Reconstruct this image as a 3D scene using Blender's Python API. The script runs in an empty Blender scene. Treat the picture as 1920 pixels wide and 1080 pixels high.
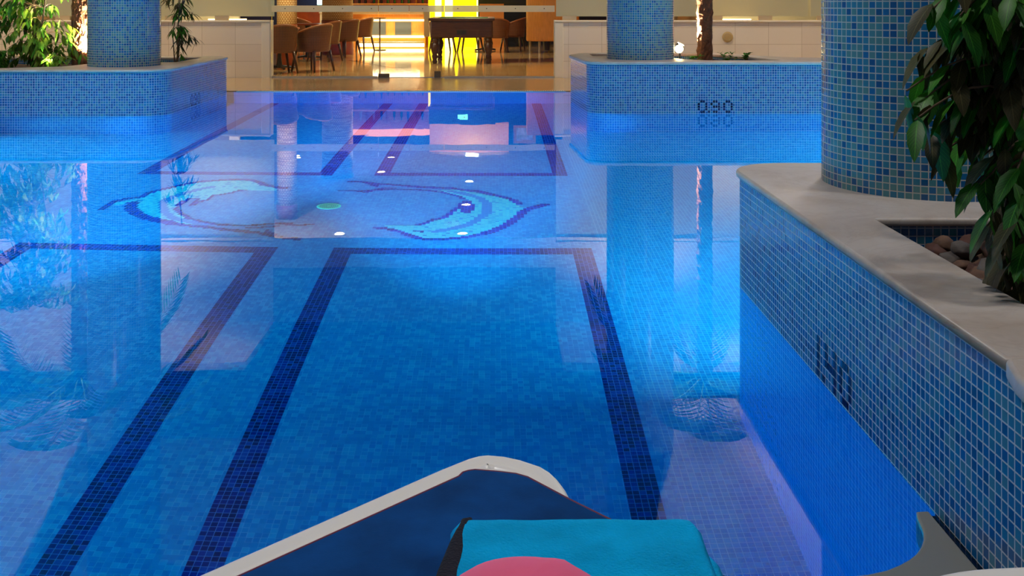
import bpy, bmesh, math, random
from mathutils import Vector, Matrix
PI = math.pi
S = bpy.context.scene
C = S.collection
R = random.Random(7)

# ---------------------------------------------------------------- camera, world, lights, exposure
cd = bpy.data.cameras.new('camera'); cam = bpy.data.objects.new('camera', cd); C.objects.link(cam)
F = 1925.0; CX = 929.0; HY = 5.0; CH = 1.18
cam.location = (0, 0, CH); cam.rotation_euler = (PI/2, 0, 0)
cd.sensor_width = 36; cd.lens = F/1920*36
cd.shift_x = (960-CX)/1920.0; cd.shift_y = -(540-HY)/1920.0
cd.clip_start = 0.02; cd.clip_end = 200
S.camera = cam
S.view_settings.view_transform = 'Standard'; S.view_settings.look = 'None'
S.view_settings.exposure = 0.0; S.view_settings.gamma = 1; S.view_settings.use_curve_mapping = False
S.cycles.max_bounces = 14; S.cycles.transmission_bounces = 10; S.cycles.glossy_bounces = 6
S.cycles.diffuse_bounces = 4; S.cycles.transparent_max_bounces = 24
S.cycles.sample_clamp_indirect = 4.0; S.cycles.use_denoising = True
S.cycles.caustics_refractive = True; S.cycles.caustics_reflective = False; S.cycles.blur_glossy = 0.5
w = bpy.data.worlds.new('dusk'); S.world = w; w.use_nodes = True
w.node_tree.nodes['Background'].inputs[0].default_value = (0.36, 0.42, 0.56, 1)
w.node_tree.nodes['Background'].inputs[1].default_value = 0.22

def lamp(name, kind, loc, energy, color, size=0.2, target=None, spot=None, blend=0.5, shape='DISK', sy=None):
    l = bpy.data.lights.new(name, kind); l.energy = energy; l.color = color
    if kind == 'AREA':
        l.shape = shape; l.size = size
        if sy: l.size_y = sy
    else:
        l.shadow_soft_size = size
    if kind == 'SPOT': l.spot_size = spot; l.spot_blend = blend
    o = bpy.data.objects.new(name, l); C.objects.link(o); o.location = loc
    if target is not None:
        o.rotation_euler = (Vector(target)-Vector(loc)).to_track_quat('-Z', 'Y').to_euler()
    return o
WATERBLUE = (0.25, 0.82, 0.80)
# underwater lamps: (lens centre, aim), power, beam; rows after the first are added, unseen fill
POOL_LAMPS = [((2.15, 4.55, -0.45), (1.2, 9.6, -1.5), 190, 165), ((-4.9, 4.55, -0.45), (-3.6, 9.6, -1.5), 190, 165),
              ((-2.9, 2.20, -0.35), (-2.0, 13.0, -0.9), 560, 27), ((0.0, 2.20, -0.35), (-0.6, 13.0, -0.9), 560, 27),
              ((-6.08, 3.6, -0.5), (-1.0, 4.2, -1.3), 600, 170), ((-6.08, 9.4, -0.5), (-1.0, 8.4, -1.4), 210, 120),
              ((6.28, 9.4, -0.5), (0.0, 8.8, -1.4), 500, 140)]
for a, b, e, sp_ in POOL_LAMPS:
    lamp('pool_lamp_light', 'AREA', a, e, WATERBLUE, 0.24, b).data.spread = math.radians(sp_)
# hall ceiling lamps, unseen, added for the general light level
HALL = [(-1.2, 3.0), (3.6, 2.4), (-4.6, 8.2), (3.2, 8.0)]

# ---------------------------------------------------------------- materials
def lin(c):
    return tuple(((v/255.0)/12.92 if v/255.0 <= 0.04045 else ((v/255.0+0.055)/1.055)**2.4) for v in c)+(1.0,)
MATS = {}
class NT:
    def __init__(s, name):
        s.m = bpy.data.materials.new(name); s.m.use_nodes = True; s.t = s.m.node_tree; s.t.nodes.clear()
        s.out = s.n('ShaderNodeOutputMaterial')
    def n(s, t, **k):
        x = s.t.nodes.new(t)
        for a, b in k.items(): setattr(x, a, b)
        return x
    def l(s, a, b): s.t.links.new(a, b)
    def math(s, op, a, b=None, c=None):
        x = s.n('ShaderNodeMath', operation=op)
        for i, v in enumerate((a, b, c)):
            if v is None: continue
            if isinstance(v, (int, float)): x.inputs[i].default_value = v
            else: s.l(v, x.inputs[i])
        return x.outputs[0]
    def mix(s, f, a, b):
        x = s.n('ShaderNodeMix', data_type='RGBA')
        for i, v in ((0, f), (6, a), (7, b)):
            if isinstance(v, (int, float)): x.inputs[i].default_value = v
            elif isinstance(v, tuple): x.inputs[i].default_value = v
            else: s.l(v, x.inputs[i])
        return x.outputs[2]
    def bsdf(s, col, rough=0.5, **k):
        x = s.n('ShaderNodeBsdfPrincipled')
        if isinstance(col, tuple): x.inputs['Base Color'].default_value = col
        else: s.l(col, x.inputs['Base Color'])
        if isinstance(rough, (int, float)): x.inputs['Roughness'].default_value = rough
        else: s.l(rough, x.inputs['Roughness'])
        for a, b in k.items():
            x.inputs[a.replace('_', ' ')].default_value = b
        s.l(x.outputs[0], s.out.inputs[0]); s.b = x
        return x
    def bump(s, h, strength, dist=0.01):
        x = s.n('ShaderNodeBump'); x.inputs['Strength'].default_value = strength; x.inputs['Distance'].default_value = dist
        s.l(h, x.inputs['Height']); s.l(x.outputs[0], s.b.inputs['Normal'])
    def coord(s, kind='Object', scale=None):
        t = s.n('ShaderNodeTexCoord').outputs[kind]
        if scale:
            m = s.n('ShaderNodeMapping'); s.l(t, m.inputs[0]); m.inputs['Scale'].default_value = scale; t = m.outputs[0]
        return t
    def noise(s, scale, detail=3, vec=None, rough=0.5, dist=0):
        x = s.n('ShaderNodeTexNoise'); x.inputs['Scale'].default_value = scale; x.inputs['Detail'].default_value = detail
        x.inputs['Roughness'].default_value = rough; x.inputs['Distortion'].default_value = dist
        if vec is None: vec = s.coord()
        s.l(vec, x.inputs[0]); return x.outputs[0]
    def ramp(s, f, stops, interp='LINEAR'):
        x = s.n('ShaderNodeValToRGB'); e = x.color_ramp.elements; x.color_ramp.interpolation = interp
        while len(e) < len(stops): e.new(0.5)
        for i, (p, c) in enumerate(stops): e[i].position = p; e[i].color = c
        s.l(f, x.inputs[0]); return x.outputs[0]

def plain(name, rgb, rough=0.5, var=0.0, scale=8, bump=0.0, bscale=60, stretch=None, **k):
    if name in MATS: return MATS[name]
    t = NT(name); c = lin(rgb)
    if var:
        d = tuple(max(0, v*(1-var)) for v in c[:3])+(1,); u = tuple(min(1, v*(1+var)) for v in c[:3])+(1,)
        v = t.coord('Object', stretch) if stretch else None
        col = t.ramp(t.noise(scale, 4, v), [(0.3, d), (0.7, u)])
    else: col = c
    t.bsdf(col, rough, **k)
    if bump: t.bump(t.noise(bscale, 4), bump, 0.004)
    MATS[name] = t.m; return t.m

def mosaic(name, cols, grout, pitch=0.0262, gw=0.07, rough=0.12, soft=0.0, bump=0.5, merge=False, stain=None, wob=True, tilt=0.05):
    """glazed mosaic tiles laid out in UV metres; one random colour per tile"""
    t = NT(name)
    uv = t.coord('UV')
    sc = t.n('ShaderNodeVectorMath', operation='SCALE'); t.l(uv, sc.inputs[0]); sc.inputs['Scale'].default_value = 1.0/pitch
    p = sc.outputs[0]
    fl_ = t.n('ShaderNodeVectorMath', operation='FLOOR'); t.l(p, fl_.inputs[0])
    fr = t.n('ShaderNodeVectorMath', operation='FRACTION'); t.l(p, fr.inputs[0])
    add = t.n('ShaderNodeVectorMath', operation='ADD'); t.l(fl_.outputs[0], add.inputs[0]); add.inputs[1].default_value = (0.5, 0.5, 0.5)
    wn = t.n('ShaderNodeTexWhiteNoise', noise_dimensions='2D'); t.l(add.outputs[0], wn.inputs['Vector'])
    val = wn.outputs['Value']
    n = len(cols)
    col = t.ramp(val, [(i/n, lin(c)) for i, c in enumerate(cols)], 'CONSTANT')
    if soft:  # large cloudy drift between tile batches
        nz = t.noise(1.3, 2, uv)
        col = t.mix(t.math('MULTIPLY', nz, soft), col, lin(cols[0]))
    sx = t.n('ShaderNodeSeparateXYZ'); t.l(fr.outputs[0], sx.inputs[0])
    ax = t.math('ABSOLUTE', t.math('SUBTRACT', sx.outputs[0], 0.5)); ay = t.math('ABSOLUTE', t.math('SUBTRACT', sx.outputs[1], 0.5))
    if merge:  # on the floor the tiles butt up: only a fraction of joints show
        g1 = t.math('GREATER_THAN', t.math('MAXIMUM', ax, ay), 0.5-gw)
        g = t.math('MULTIPLY', g1, t.math('MULTIPLY', t.math('GREATER_THAN', wn.outputs['Value'], 0.45), merge))
    else:
        g = t.math('GREATER_THAN', t.math('MAXIMUM', ax, ay), 0.5-gw)
    fc = t.mix(g, col, lin(grout))
    if stain:
        nz = t.noise(3.0, 5, uv); fc = t.mix(t.math('MULTIPLY', t.ramp(nz, [(0.6, (0, 0, 0, 1)), (0.75, (1, 1, 1, 1))]), 0.25), fc, lin(stain))
    rg = t.math('ADD', t.math('MULTIPLY', g, 0.55), rough)
    t.bsdf(fc, rg)
    if bump:
        pil = t.math('SUBTRACT', 1.0, t.math('POWER', t.math('MULTIPLY', t.math('MAXIMUM', ax, ay), 2.0), 8.0))
        # each tile is set at a slightly different tilt
        sc2 = t.n('ShaderNodeSeparateColor'); t.l(wn.outputs['Color'], sc2.inputs[0])
        tx = t.math('MULTIPLY', t.math('SUBTRACT', sc2.outputs[0], 0.5), sx.outputs[0])
        ty = t.math('MULTIPLY', t.math('SUBTRACT', sc2.outputs[1], 0.5), sx.outputs[1])
        hgt = t.math('ADD', pil, t.math('MULTIPLY', t.math('ADD', tx, ty), tilt*10))
        t.bump(hgt, bump, 0.0012)
    MATS[name] = t.m; return t.m

def emit(name, rgb, strength, tex=None):
    t = NT(name); e = t.n('ShaderNodeEmission'); e.inputs[0].default_value = lin(rgb); e.inputs[1].default_value = strength
    t.l(e.outputs[0], t.out.inputs[0]); MATS[name] = t.m; return t.m

M_WALLT = mosaic('blue_glass_mosaic', [(12, 92, 148), (24, 108, 150), (18, 84, 138), (40, 112, 144), (56, 118, 140), (10, 76, 128), (30, 100, 146)], (176, 178, 186), stain=(90, 120, 100))
M_COLT = mosaic('column_mosaic', [(14, 92, 142), (42, 112, 138), (10, 76, 126), (62, 118, 130), (30, 104, 138), (72, 120, 126)], (168, 164, 156))
M_FLOOR = mosaic('floor_mosaic', [(40, 140, 208), (52, 152, 216), (36, 132, 204), (66, 166, 222), (44, 146, 212)], (110, 190, 232), pitch=0.025, gw=0.06, merge=0.45, bump=0.1, soft=0.3)
M_FLOORG = mosaic('floor_mosaic_side', [(44, 142, 212), (54, 154, 218), (40, 136, 206), (60, 160, 222)], (130, 200, 236), pitch=0.025, gw=0.05, bump=0.1, soft=0.3)
M_LANE = mosaic('lane_mosaic', [(10, 24, 110), (16, 40, 140), (8, 18, 96), (24, 62, 156), (12, 30, 124), (8, 16, 88)], (70, 120, 200), pitch=0.025, gw=0.05, bump=0.1)
M_POOLW = mosaic('pool_wall_mosaic', [(22, 96, 160), (30, 106, 166), (18, 88, 152), (38, 114, 172)], (60, 130, 182), gw=0.05, bump=0.1)
M_POOLD = mosaic('pool_wall_deep_mosaic', [(24, 104, 182), (28, 110, 188), (22, 98, 178)], (30, 112, 188), gw=0.05, bump=0.05)
M_DLIGHT = mosaic('dolphin_light_mosaic', [(150, 220, 240), (165, 228, 242), (140, 212, 238), (158, 222, 240), (110, 190, 230)], (120, 190, 228), pitch=0.025, gw=0.04, bump=0.1)
M_DMID = mosaic('dolphin_violet_mosaic', [(84, 140, 214), (78, 132, 206)], (100, 150, 215), pitch=0.025, gw=0.04, bump=0.1)
M_DIGIT = mosaic('digit_mosaic', [(8, 12, 52), (12, 18, 66)], (60, 70, 110), pitch=0.025, gw=0.06, bump=0.2)

def stone():
    t = NT('pale_marble')
    v = t.coord('Object')
    a = t.noise(3.5, 6, v, 0.6, 0.6); b = t.noise(30, 4, v)
    c = t.ramp(a, [(0.3, lin((164, 148, 134))), (0.5, lin((182, 170, 160))), (0.72, lin((190, 182, 176)))])
    c = t.mix(t.math('MULTIPLY', b, 0.25), c, lin((160, 140, 126)))
    vn = t.noise(1.6, 8, v, 0.65, 2.5)
    vein = t.ramp(vn, [(0.47, (0, 0, 0, 1)), (0.495, (1, 1, 1, 1)), (0.52, (0, 0, 0, 1))])
    c = t.mix(t.math('MULTIPLY', vein, 0.16), c, lin((120, 96, 82)))
    t.bsdf(c, 0.42); t.bump(b, 0.15, 0.003)
    return t.m
M_STONE = stone()
def tiled_stone(name, c1, c2, joint, sx, sy, rough, var=0.5):
    t = NT(name); uv = t.coord('Object')
    b = t.n('ShaderNodeTexBrick'); t.l(uv, b.inputs[0]); b.offset = 0.0
    b.inputs['Scale'].default_value = 1.0; b.inputs['Brick Width'].default_value = sx; b.inputs['Row Height'].default_value = sy
    b.inputs['Mortar Size'].default_value = 0.004; b.inputs['Mortar Smooth'].default_value = 0.0
    b.inputs['Color1'].default_value = lin(c1); b.inputs['Color2'].default_value = lin(c2); b.inputs['Mortar'].default_value = lin(joint)
    nz = t.noise(2.2, 6, uv, 0.6, 1.5)
    c = t.mix(t.math('MULTIPLY', nz, var), b.outputs[0], lin(c2))
    t.bsdf(c, rough); return t.m
M_DECK = tiled_stone('beige_marble_deck', (206, 176, 136), (176, 146, 106), (130, 104, 76), 1.2, 0.6, 0.16)
M_NDECK = tiled_stone('grey_stone_deck', (150, 148, 140), (124, 126, 112), (110, 108, 100), 2.4, 2.4, 0.35)
M_BARF = tiled_stone('polished_bar_floor', (222, 184, 130), (196, 150, 96), (150, 110, 70), 0.6, 0.6, 0.07)
M_BARD = plain('dark_marble_band', (110, 62, 42), 0.08, 0.2)
M_WHITE = None
def wall_tile():
    t = NT('white_wall_tile'); v = t.coord('Object')
    s_ = t.n('ShaderNodeSeparateXYZ'); t.l(v, s_.inputs[0]); cb = t.n('ShaderNodeCombineXYZ'); t.l(t.math('ADD', s_.outputs[0], s_.outputs[1]), cb.inputs[0]); t.l(s_.outputs[2], cb.inputs[1])
    b = t.n('ShaderNodeTexBrick'); t.l(cb.outputs[0], b.inputs[0]); b.offset = 0.0; b.inputs['Scale'].default_value = 1
    b.inputs['Brick Width'].default_value = 0.52; b.inputs['Row Height'].default_value = 0.265; b.inputs['Mortar Size'].default_value = 0.003
    b.inputs['Color1'].default_value = lin((226, 216, 200)); b.inputs['Color2'].default_value = lin((218, 206, 190)); b.inputs['Mortar'].default_value = lin((180, 164, 142))
    t.bsdf(b.outputs[0], 0.3); return t.m
M_WTILE = wall_tile()
M_WPAINT = plain('cream_paint', (226, 216, 196), 0.6)
M_PLASTER = plain('pale_plaster', (205, 200, 205), 0.8)
M_DARKROOF = plain('dark_ceiling', (30, 40, 66), 0.7)
M_SOIL = plain('dark_soil', (52, 34, 24), 0.95, 0.5, 20, 1.0, 40)
M_PLASTIC = plain('white_resin', (236, 230, 222), 0.32)
M_SLING = plain('navy_sling_fabric', (2, 62, 120), 0.85, 0.3, 9, 0.15, 300, Specular_IOR_Level=0.1)
M_PIPING = plain('red_thread_piping', (120, 40, 70), 0.6)
M_TOWEL = plain('turquoise_terry', (0, 172, 232), 0.95, 0.14, 14, 0.9, 260, Specular_IOR_Level=0.1)
M_TBAND = plain('black_towel_band', (10, 8, 30), 0.95, 0.2, 30, 0.8, 260)
M_PINK = plain('pink_fabric', (250, 96, 136), 0.6, 0.06, 6, 0.1, 90)
M_CHROME = plain('steel', (180, 180, 180), 0.25, Metallic=1.0)
M_WOODD = plain('dark_turned_wood', (64, 36, 22), 0.3, 0.3, 6, stretch=(1, 1, 8))
M_WOODO = plain('orange_wood', (214, 146, 72), 0.28, 0.15, 5, stretch=(9, 9, 1))
M_WOODR = plain('red_brown_wood', (150, 66, 28), 0.3, 0.2, 5)
M_RATTAN = None
def rattan():
    t = NT('brown_rattan'); v = t.coord('UV', (1, 1, 1))
    w1 = t.n('ShaderNodeTexWave'); t.l(v, w1.inputs[0]); w1.inputs['Scale'].default_value = 14; w1.bands_direction = 'X'
    w2 = t.n('ShaderNodeTexWave'); t.l(v, w2.inputs[0]); w2.inputs['Scale'].default_value = 14; w2.bands_direction = 'Y'
    h = t.math('MULTIPLY', w1.outputs['Fac'], w2.outputs['Fac'])
    c = t.ramp(h, [(0.0, lin((84, 48, 26))), (0.8, lin((150, 100, 62)))])
    t.bsdf(c, 0.42); t.bump(h, 0.4, 0.004); return t.m
M_RATTAN = rattan()
def leafmat(name, a, b, trans=0.3):
    t = NT(name); v = t.coord('UV')
    s_ = t.n('ShaderNodeSeparateXYZ'); t.l(v, s_.inputs[0])
    oi = t.n('ShaderNodeTexNoise'); oi.inputs['Scale'].default_value = 6; t.l(t.coord('Object'), oi.inputs[0])
    c = t.ramp(oi.outputs[0], [(0.38, lin(a)), (0.62, lin(b))])
    mid = t.math('LESS_THAN', t.math('ABSOLUTE', t.math('SUBTRACT', s_.outputs[0], 0.5)), 0.025)
    vv = t.math('SINE', t.math('MULTIPLY', t.math('SUBTRACT', s_.outputs[1], t.math('MULTIPLY', t.math('ABSOLUTE', t.math('SUBTRACT', s_.outputs[0], 0.5)), 0.5)), 70))
    vein = t.math('MAXIMUM', mid, t.math('MULTIPLY', t.math('GREATER_THAN', vv, 0.93), 0.5))
    c2 = t.mix(t.math('MULTIPLY', vein, 0.45), c, lin(tuple(min(255, int(x*1.5+25)) for x in b)))
    x = t.bsdf(c2, 0.45, Specular_IOR_Level=0.3)
    t.bump(t.math('SUBTRACT', 1.0, vein), 0.3, 0.002)
    tr = t.n('ShaderNodeBsdfTranslucent'); t.l(c2, tr.inputs[0])
    mx = t.n('ShaderNodeMixShader'); mx.inputs[0].default_value = trans
    t.l(x.outputs[0], mx.inputs[1]); t.l(tr.outputs[0], mx.inputs[2]); t.l(mx.outputs[0], t.out.inputs[0])
    return t.m
M_LEAF = leafmat('broad_leaf_green', (34, 84, 20), (62, 122, 26))
M_LEAFD = leafmat('broad_leaf_olive', (40, 38, 22), (72, 66, 34), 0.15)
M_LEAFF = leafmat('fig_leaf', (44, 84, 24), (104, 130, 40), 0.35)
M_PALM = leafmat('palm_frond_leaf', (40, 96, 40), (60, 130, 60), 0.2)
M_BARK = plain('bark', (96, 76, 56), 0.9, 0.3, 20, 0.6, 60)
M_FIBRE = plain('palm_fibre', (84, 46, 24), 0.9, 0.4, 40, 0.6, 80)
def thin_glass(name, tint=(0.96, 0.985, 0.97, 1), gl=0.06):
    t = NT(name); tr = t.n('ShaderNodeBsdfTransparent'); tr.inputs[0].default_value = tint
    gb = t.n('ShaderNodeBsdfGlossy'); gb.inputs['Roughness'].default_value = 0.02
    fr = t.n('ShaderNodeFresnel'); fr.inputs[0].default_value = 1.25
    mx = t.n('ShaderNodeMixShader'); t.l(fr.outputs[0], mx.inputs[0]); t.l(tr.outputs[0], mx.inputs[1]); t.l(gb.outputs[0], mx.inputs[2])
    t.l(mx.outputs[0], t.out.inputs[0]); return t.m
M_GLASS = thin_glass('clear_glass')
def frosted(name, rgb, clear):
    t = NT(name); tr = t.n('ShaderNodeBsdfTransparent'); tr.inputs[0].default_value = (0.95, 0.97, 0.95, 1)
    df = t.n('ShaderNodeBsdfPrincipled'); df.inputs['Base Color'].default_value = lin(rgb); df.inputs['Roughness'].default_value = 0.25
    tl = t.n('ShaderNodeBsdfTranslucent'); tl.inputs[0].default_value = lin(rgb)
    m1 = t.n('ShaderNodeMixShader'); m1.inputs[0].default_value = 0.4; t.l(df.outputs[0], m1.inputs[1]); t.l(tl.outputs[0], m1.inputs[2])
    mx = t.n('ShaderNodeMixShader'); mx.inputs[0].default_value = clear; t.l(m1.outputs[0], mx.inputs[1]); t.l(tr.outputs[0], mx.inputs[2])
    t.l(mx.outputs[0], t.out.inputs[0]); return t.m
M_FROST = frosted('frosted_green_glass', (206, 204, 178), 0.12)
M_BAND = frosted('frosted_film', (240, 232, 206), 0.3)
def water():
    t = NT('pool_water'); g = t.n('ShaderNodeBsdfGlass'); g.inputs['Roughness'].default_value = 0.0; g.inputs['IOR'].default_value = 1.333
    g.inputs[0].default_value = (1, 1, 1, 1)
    v = t.coord('Object', (1, 1, 1)); nz = t.noise(2.2, 2, v)
    bp = t.n('ShaderNodeBump'); bp.inputs['Strength'].default_value = 0.04; bp.inputs['Distance'].default_value = 0.01
    t.l(nz, bp.inputs['Height']); t.l(bp.outputs[0], g.inputs['Normal'])
    t.l(g.outputs[0], t.out.inputs[0])
    va = t.n('ShaderNodeVolumeAbsorption'); va.inputs[0].default_value = (0.22, 0.90, 0.965, 1); va.inputs[1].default_value = 1.0
    t.l(va.outputs[0], t.out.inputs['Volume']); return t.m
M_WATER = water()

# ---------------------------------------------------------------- mesh helpers
def tagp(o, label=None, cat=None, group=None, kind=None):
    if label: o['label'] = label
    if cat: o['category'] = cat
    if group: o['group'] = group
    if kind: o['kind'] = kind
    return o
def empty(name, loc, label, cat, group=None, rz=0):
    o = bpy.data.objects.new(name, None); C.objects.link(o); o.location = loc; o.rotation_euler = (0, 0, rz); o.empty_display_size = 0.1
    return tagp(o, label, cat, group)
def obj(name, bm, mats, parent=None, smooth=False, loc=None, bevel=None, **tags):
    me = bpy.data.meshes.new(name); bm.normal_update(); bm.to_mesh(me); bm.free()
    for m in (mats if isinstance(mats, (list, tuple)) else [mats]): me.materials.append(m)
    if smooth:
        me.polygons.foreach_set('use_smooth', [True]*len(me.polygons))
    o = bpy.data.objects.new(name, me); C.objects.link(o)
    if parent: o.parent = parent
    if loc: o.location = loc
    if bevel:
        b = o.modifiers.new('bevel', 'BEVEL'); b.width = bevel; b.segments = 2; b.limit_method = 'ANGLE'
    return tagp(o, **tags)
def NB(): return bmesh.new()
def uvl(bm): return bm.loops.layers.uv.verify()
def box(bm, x0, x1, y0, y1, z0, z1, rot=None, org=None):
    vs = [bm.verts.new((x, y, z)) for x in (x0, x1) for y in (y0, y1) for z in (z0, z1)]
    fs = [bm.faces.new([vs[i] for i in q]) for q in ((0, 1, 3, 2), (4, 6, 7, 5), (0, 4, 5, 1), (2, 3, 7, 6), (0, 2, 6, 4), (1, 5, 7, 3))]
    if rot:
        M = Matrix.Translation(org) @ rot @ Matrix.Translation(-Vector(org)); bmesh.ops.transform(bm, matrix=M, verts=vs)
    return fs
def tube(bm, pts, rad, n=8, cap=True):
    pts = [Vector(p) for p in pts]; rings = []
    rs = rad if isinstance(rad, (list, tuple)) else [rad]*len(pts)
    up = Vector((0.13, 0.31, 0.94)).normalized()
    L = uvl(bm); d = 0; ds = []
    for i, p in enumerate(pts):
        t = (pts[min(i+1, len(pts)-1)]-pts[max(i-1, 0)]).normalized()
        a = t.cross(up)
        if a.length < 1e-3: a = t.cross(Vector((1, 0, 0)))
        a.normalize(); b = t.cross(a)
        up = a.cross(t) if False else up
        rings.append([bm.verts.new(p+(a*math.cos(2*PI*k/n)+b*math.sin(2*PI*k/n))*rs[i]) for k in range(n)])
        if i: d += (p-pts[i-1]).length
        ds.append(d)
    for i in range(len(rings)-1):
        for k in range(n):
            f = bm.faces.new([rings[i][k], rings[i][(k+1) % n], rings[i+1][(k+1) % n], rings[i+1][k]])
            for lp, (uu, vv) in zip(f.loops, ((k, i), (k+1, i), (k+1, i+1), (k, i+1))): lp[L].uv = (uu/n, ds[vv])
    if cap:
        bm.faces.new(rings[0][::-1]); bm.faces.new(rings[-1])
def lathe(bm, prof, n=24, cx=0, cy=0):
    """prof: (r, z) from bottom to top"""
    L = uvl(bm); rings = []
    for r, z in prof:
        rings.append([bm.verts.new((cx+r*math.cos(2*PI*k/n), cy+r*math.sin(2*PI*k/n), z)) for k in range(n)])
    for i in range(len(rings)-1):
        for k in range(n):
            f = bm.faces.new([rings[i][k], rings[i][(k+1) % n], rings[i+1][(k+1) % n], rings[i+1][k]])
            rr = max(prof[i][0], prof[i+1][0])
            for lp, (kk, ii) in zip(f.loops, ((k, i), (k+1, i), (k+1, i+1), (k, i+1))): lp[L].uv = (2*PI*rr*kk/n, prof[ii][1])
    bm.faces.new(rings[0][::-1]); bm.faces.new(rings[-1])
def rounded(pts, closed=True):
    """pts: (x, y, radius) -> smooth outline"""
    out = []; n = len(pts)
    for i in range(n):
        x, y, r = pts[i]; p = Vector((x, y))
        if r <= 0 or (not closed and i in (0, n-1)): out.append((x, y)); continue
        a = Vector(pts[(i-1) % n][:2])-p; b = Vector(pts[(i+1) % n][:2])-p
        ang = a.angle(b); d = min(r/math.tan(ang/2), a.length*0.49, b.length*0.49); rr = d*math.tan(ang/2)
        a.normalize(); b.normalize()
        c = p+(a+b).normalized()*(rr/math.sin(ang/2))
        s0 = p+a*d-c; s1 = p+b*d-c
        a0 = math.atan2(s0.y, s0.x); a1 = math.atan2(s1.y, s1.x); da = (a1-a0+PI) % (2*PI)-PI
        k = max(3, int(abs(da)/0.12))
        for j in range(k+1): out.append((c.x+rr*math.cos(a0+da*j/k), c.y+rr*math.sin(a0+da*j/k)))
    return out
def strip(bm, path, z0, z1, closed=False, step=None):
    """vertical wall along a path, UV in metres"""
    L = uvl(bm); P = list(path)+([path[0]] if closed else []); d = 0
    for i in range(len(P)-1):
        l = math.dist(P[i], P[i+1])
        v = [bm.verts.new((P[i][0], P[i][1], z0)), bm.verts.new((P[i+1][0], P[i+1][1], z0)), bm.verts.new((P[i+1][0], P[i+1][1], z1)), bm.verts.new((P[i][0], P[i][1], z1))]
        f = bm.faces.new(v)
        for lp, u in zip(f.loops, ((d, z0), (d+l, z0), (d+l, z1), (d, z1))): lp[L].uv = u
        d += l
    bmesh.ops.remove_doubles(bm, verts=bm.verts, dist=1e-5)
def slab(name, outer, z0, z1, mat, holes=(), bevel=0.006, parent=None, **tags):
    cu = bpy.data.curves.new(name, 'CURVE'); cu.dimensions = '2D'; cu.fill_mode = 'BOTH'
    for pl in [outer]+list(holes):
        sp = cu.splines.new('POLY'); sp.points.add(len(pl)-1); sp.use_cyclic_u = True
        for q, (x, y) in zip(sp.points, pl): q.co = (x, y, 0, 1)
    cu.extrude = (z1-z0)/2-bevel; cu.bevel_depth = bevel; cu.bevel_resolution = 2; cu.offset = -bevel
    tmp = bpy.data.objects.new(name, cu)
    C.objects.link(tmp); dg = bpy.context.evaluated_depsgraph_get(); dg.update()
    me = bpy.data.meshes.new_from_object(tmp.evaluated_get(dg)); bpy.data.objects.remove(tmp)
    me.transform(Matrix.Translation((0, 0, (z0+z1)/2))); me.materials.clear(); me.materials.append(mat); me.name = name
    o = bpy.data.objects.new(name, me); C.objects.link(o)
    if parent: o.parent = parent
    return tagp(o, **tags)
def flat(bm, poly, z, uvs=True):
    L = uvl(bm); f = bm.faces.new([bm.verts.new((x, y, z)) for x, y in poly])
    for lp in f.loops: lp[L].uv = (lp.vert.co.x, lp.vert.co.y)
    if f.normal.z < 0: f.normal_flip()
    return f
def copy_tree(o, parent=None):
    c = o.copy(); C.objects.link(c)
    if parent: c.parent = parent
    for ch in list(o.children): copy_tree(ch, c)
    return c

# ---------------------------------------------------------------- pool shell
D = -1.41
def struct(name, bm, m, **k): return obj(name, bm, m, kind='structure', **k)
NEAR_EDGE = [(-7.0, 2.10), (0.62, 2.10), (0.70, 2.104), (0.767, 2.115), (0.81, 2.130), (0.843, 2.149), (0.875, 2.172), (0.8995, 2.195), (0.922, 2.224), (0.939, 2.253), (0.950, 2.28), (0.957, 2.304), (0.961, 2.33), (0.966, 2.352), (0.973, 2.375)]
bm = NB(); L = uvl(bm)
XB = [-6.4, -2.985, -2.86, -1.485, -1.36, -1.0125, -0.8875, 0.4775, 0.6025, 0.66, 6.6]
YB = [1.6, 6.31, 6.435, 8.54, 8.665, 13.8]
for i in range(len(XB)-1):
    for j in range(len(YB)-1):
        x0, x1, y0, y1 = XB[i], XB[i+1], YB[j], YB[j+1]
        inx = i in (1, 3, 5, 7)
        rect = 1 <= i <= 3 or 5 <= i <= 7
        ln = rect and ((j in (0, 4) and inx) or j in (1, 3))
        f = flat(bm, [(x0, y0), (x1, y0), (x1, y1), (x0, y1)], D)
        if ln:
            f.material_index = 1
            for lp in f.loops: lp[L].uv = (lp.vert.co.x-(x0 if inx else 0), lp.vert.co.y-(y0 if j in (1, 3) else 0)+2)
        elif i == 9: f.material_index = 2
floor_o = struct('floor', bm, [M_FLOOR, M_LANE, M_FLOORG], label='blue mosaic pool floor with dark blue lane rectangles')
bm = NB(); strip(bm, NEAR_EDGE+[(1.02, 2.378)], D, -0.02); struct('wall_near', bm, M_POOLW)
bm = NB(); strip(bm, [(-6.2, 1.8), (-6.2, 13.6)], D, -0.02); struct('wall_left', bm, M_POOLW)
bm = NB(); strip(bm, [(6.4, 13.6), (6.4, 1.8)], D, -0.02); struct('wall_right', bm, M_POOLW)
bm = NB(); strip(bm, [(-6.2, 13.6), (6.4, 13.6)], D, -0.02); struct('wall_far', bm, M_POOLW)

bm = NB(); box(bm, -6.3, 6.5, 1.7, 13.66, D-0.12, 0.0)
wt = obj('pool_water', bm, M_WATER, label='clear still blue water filling the pool, mirroring the hall', cat='water', kind='stuff')

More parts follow.
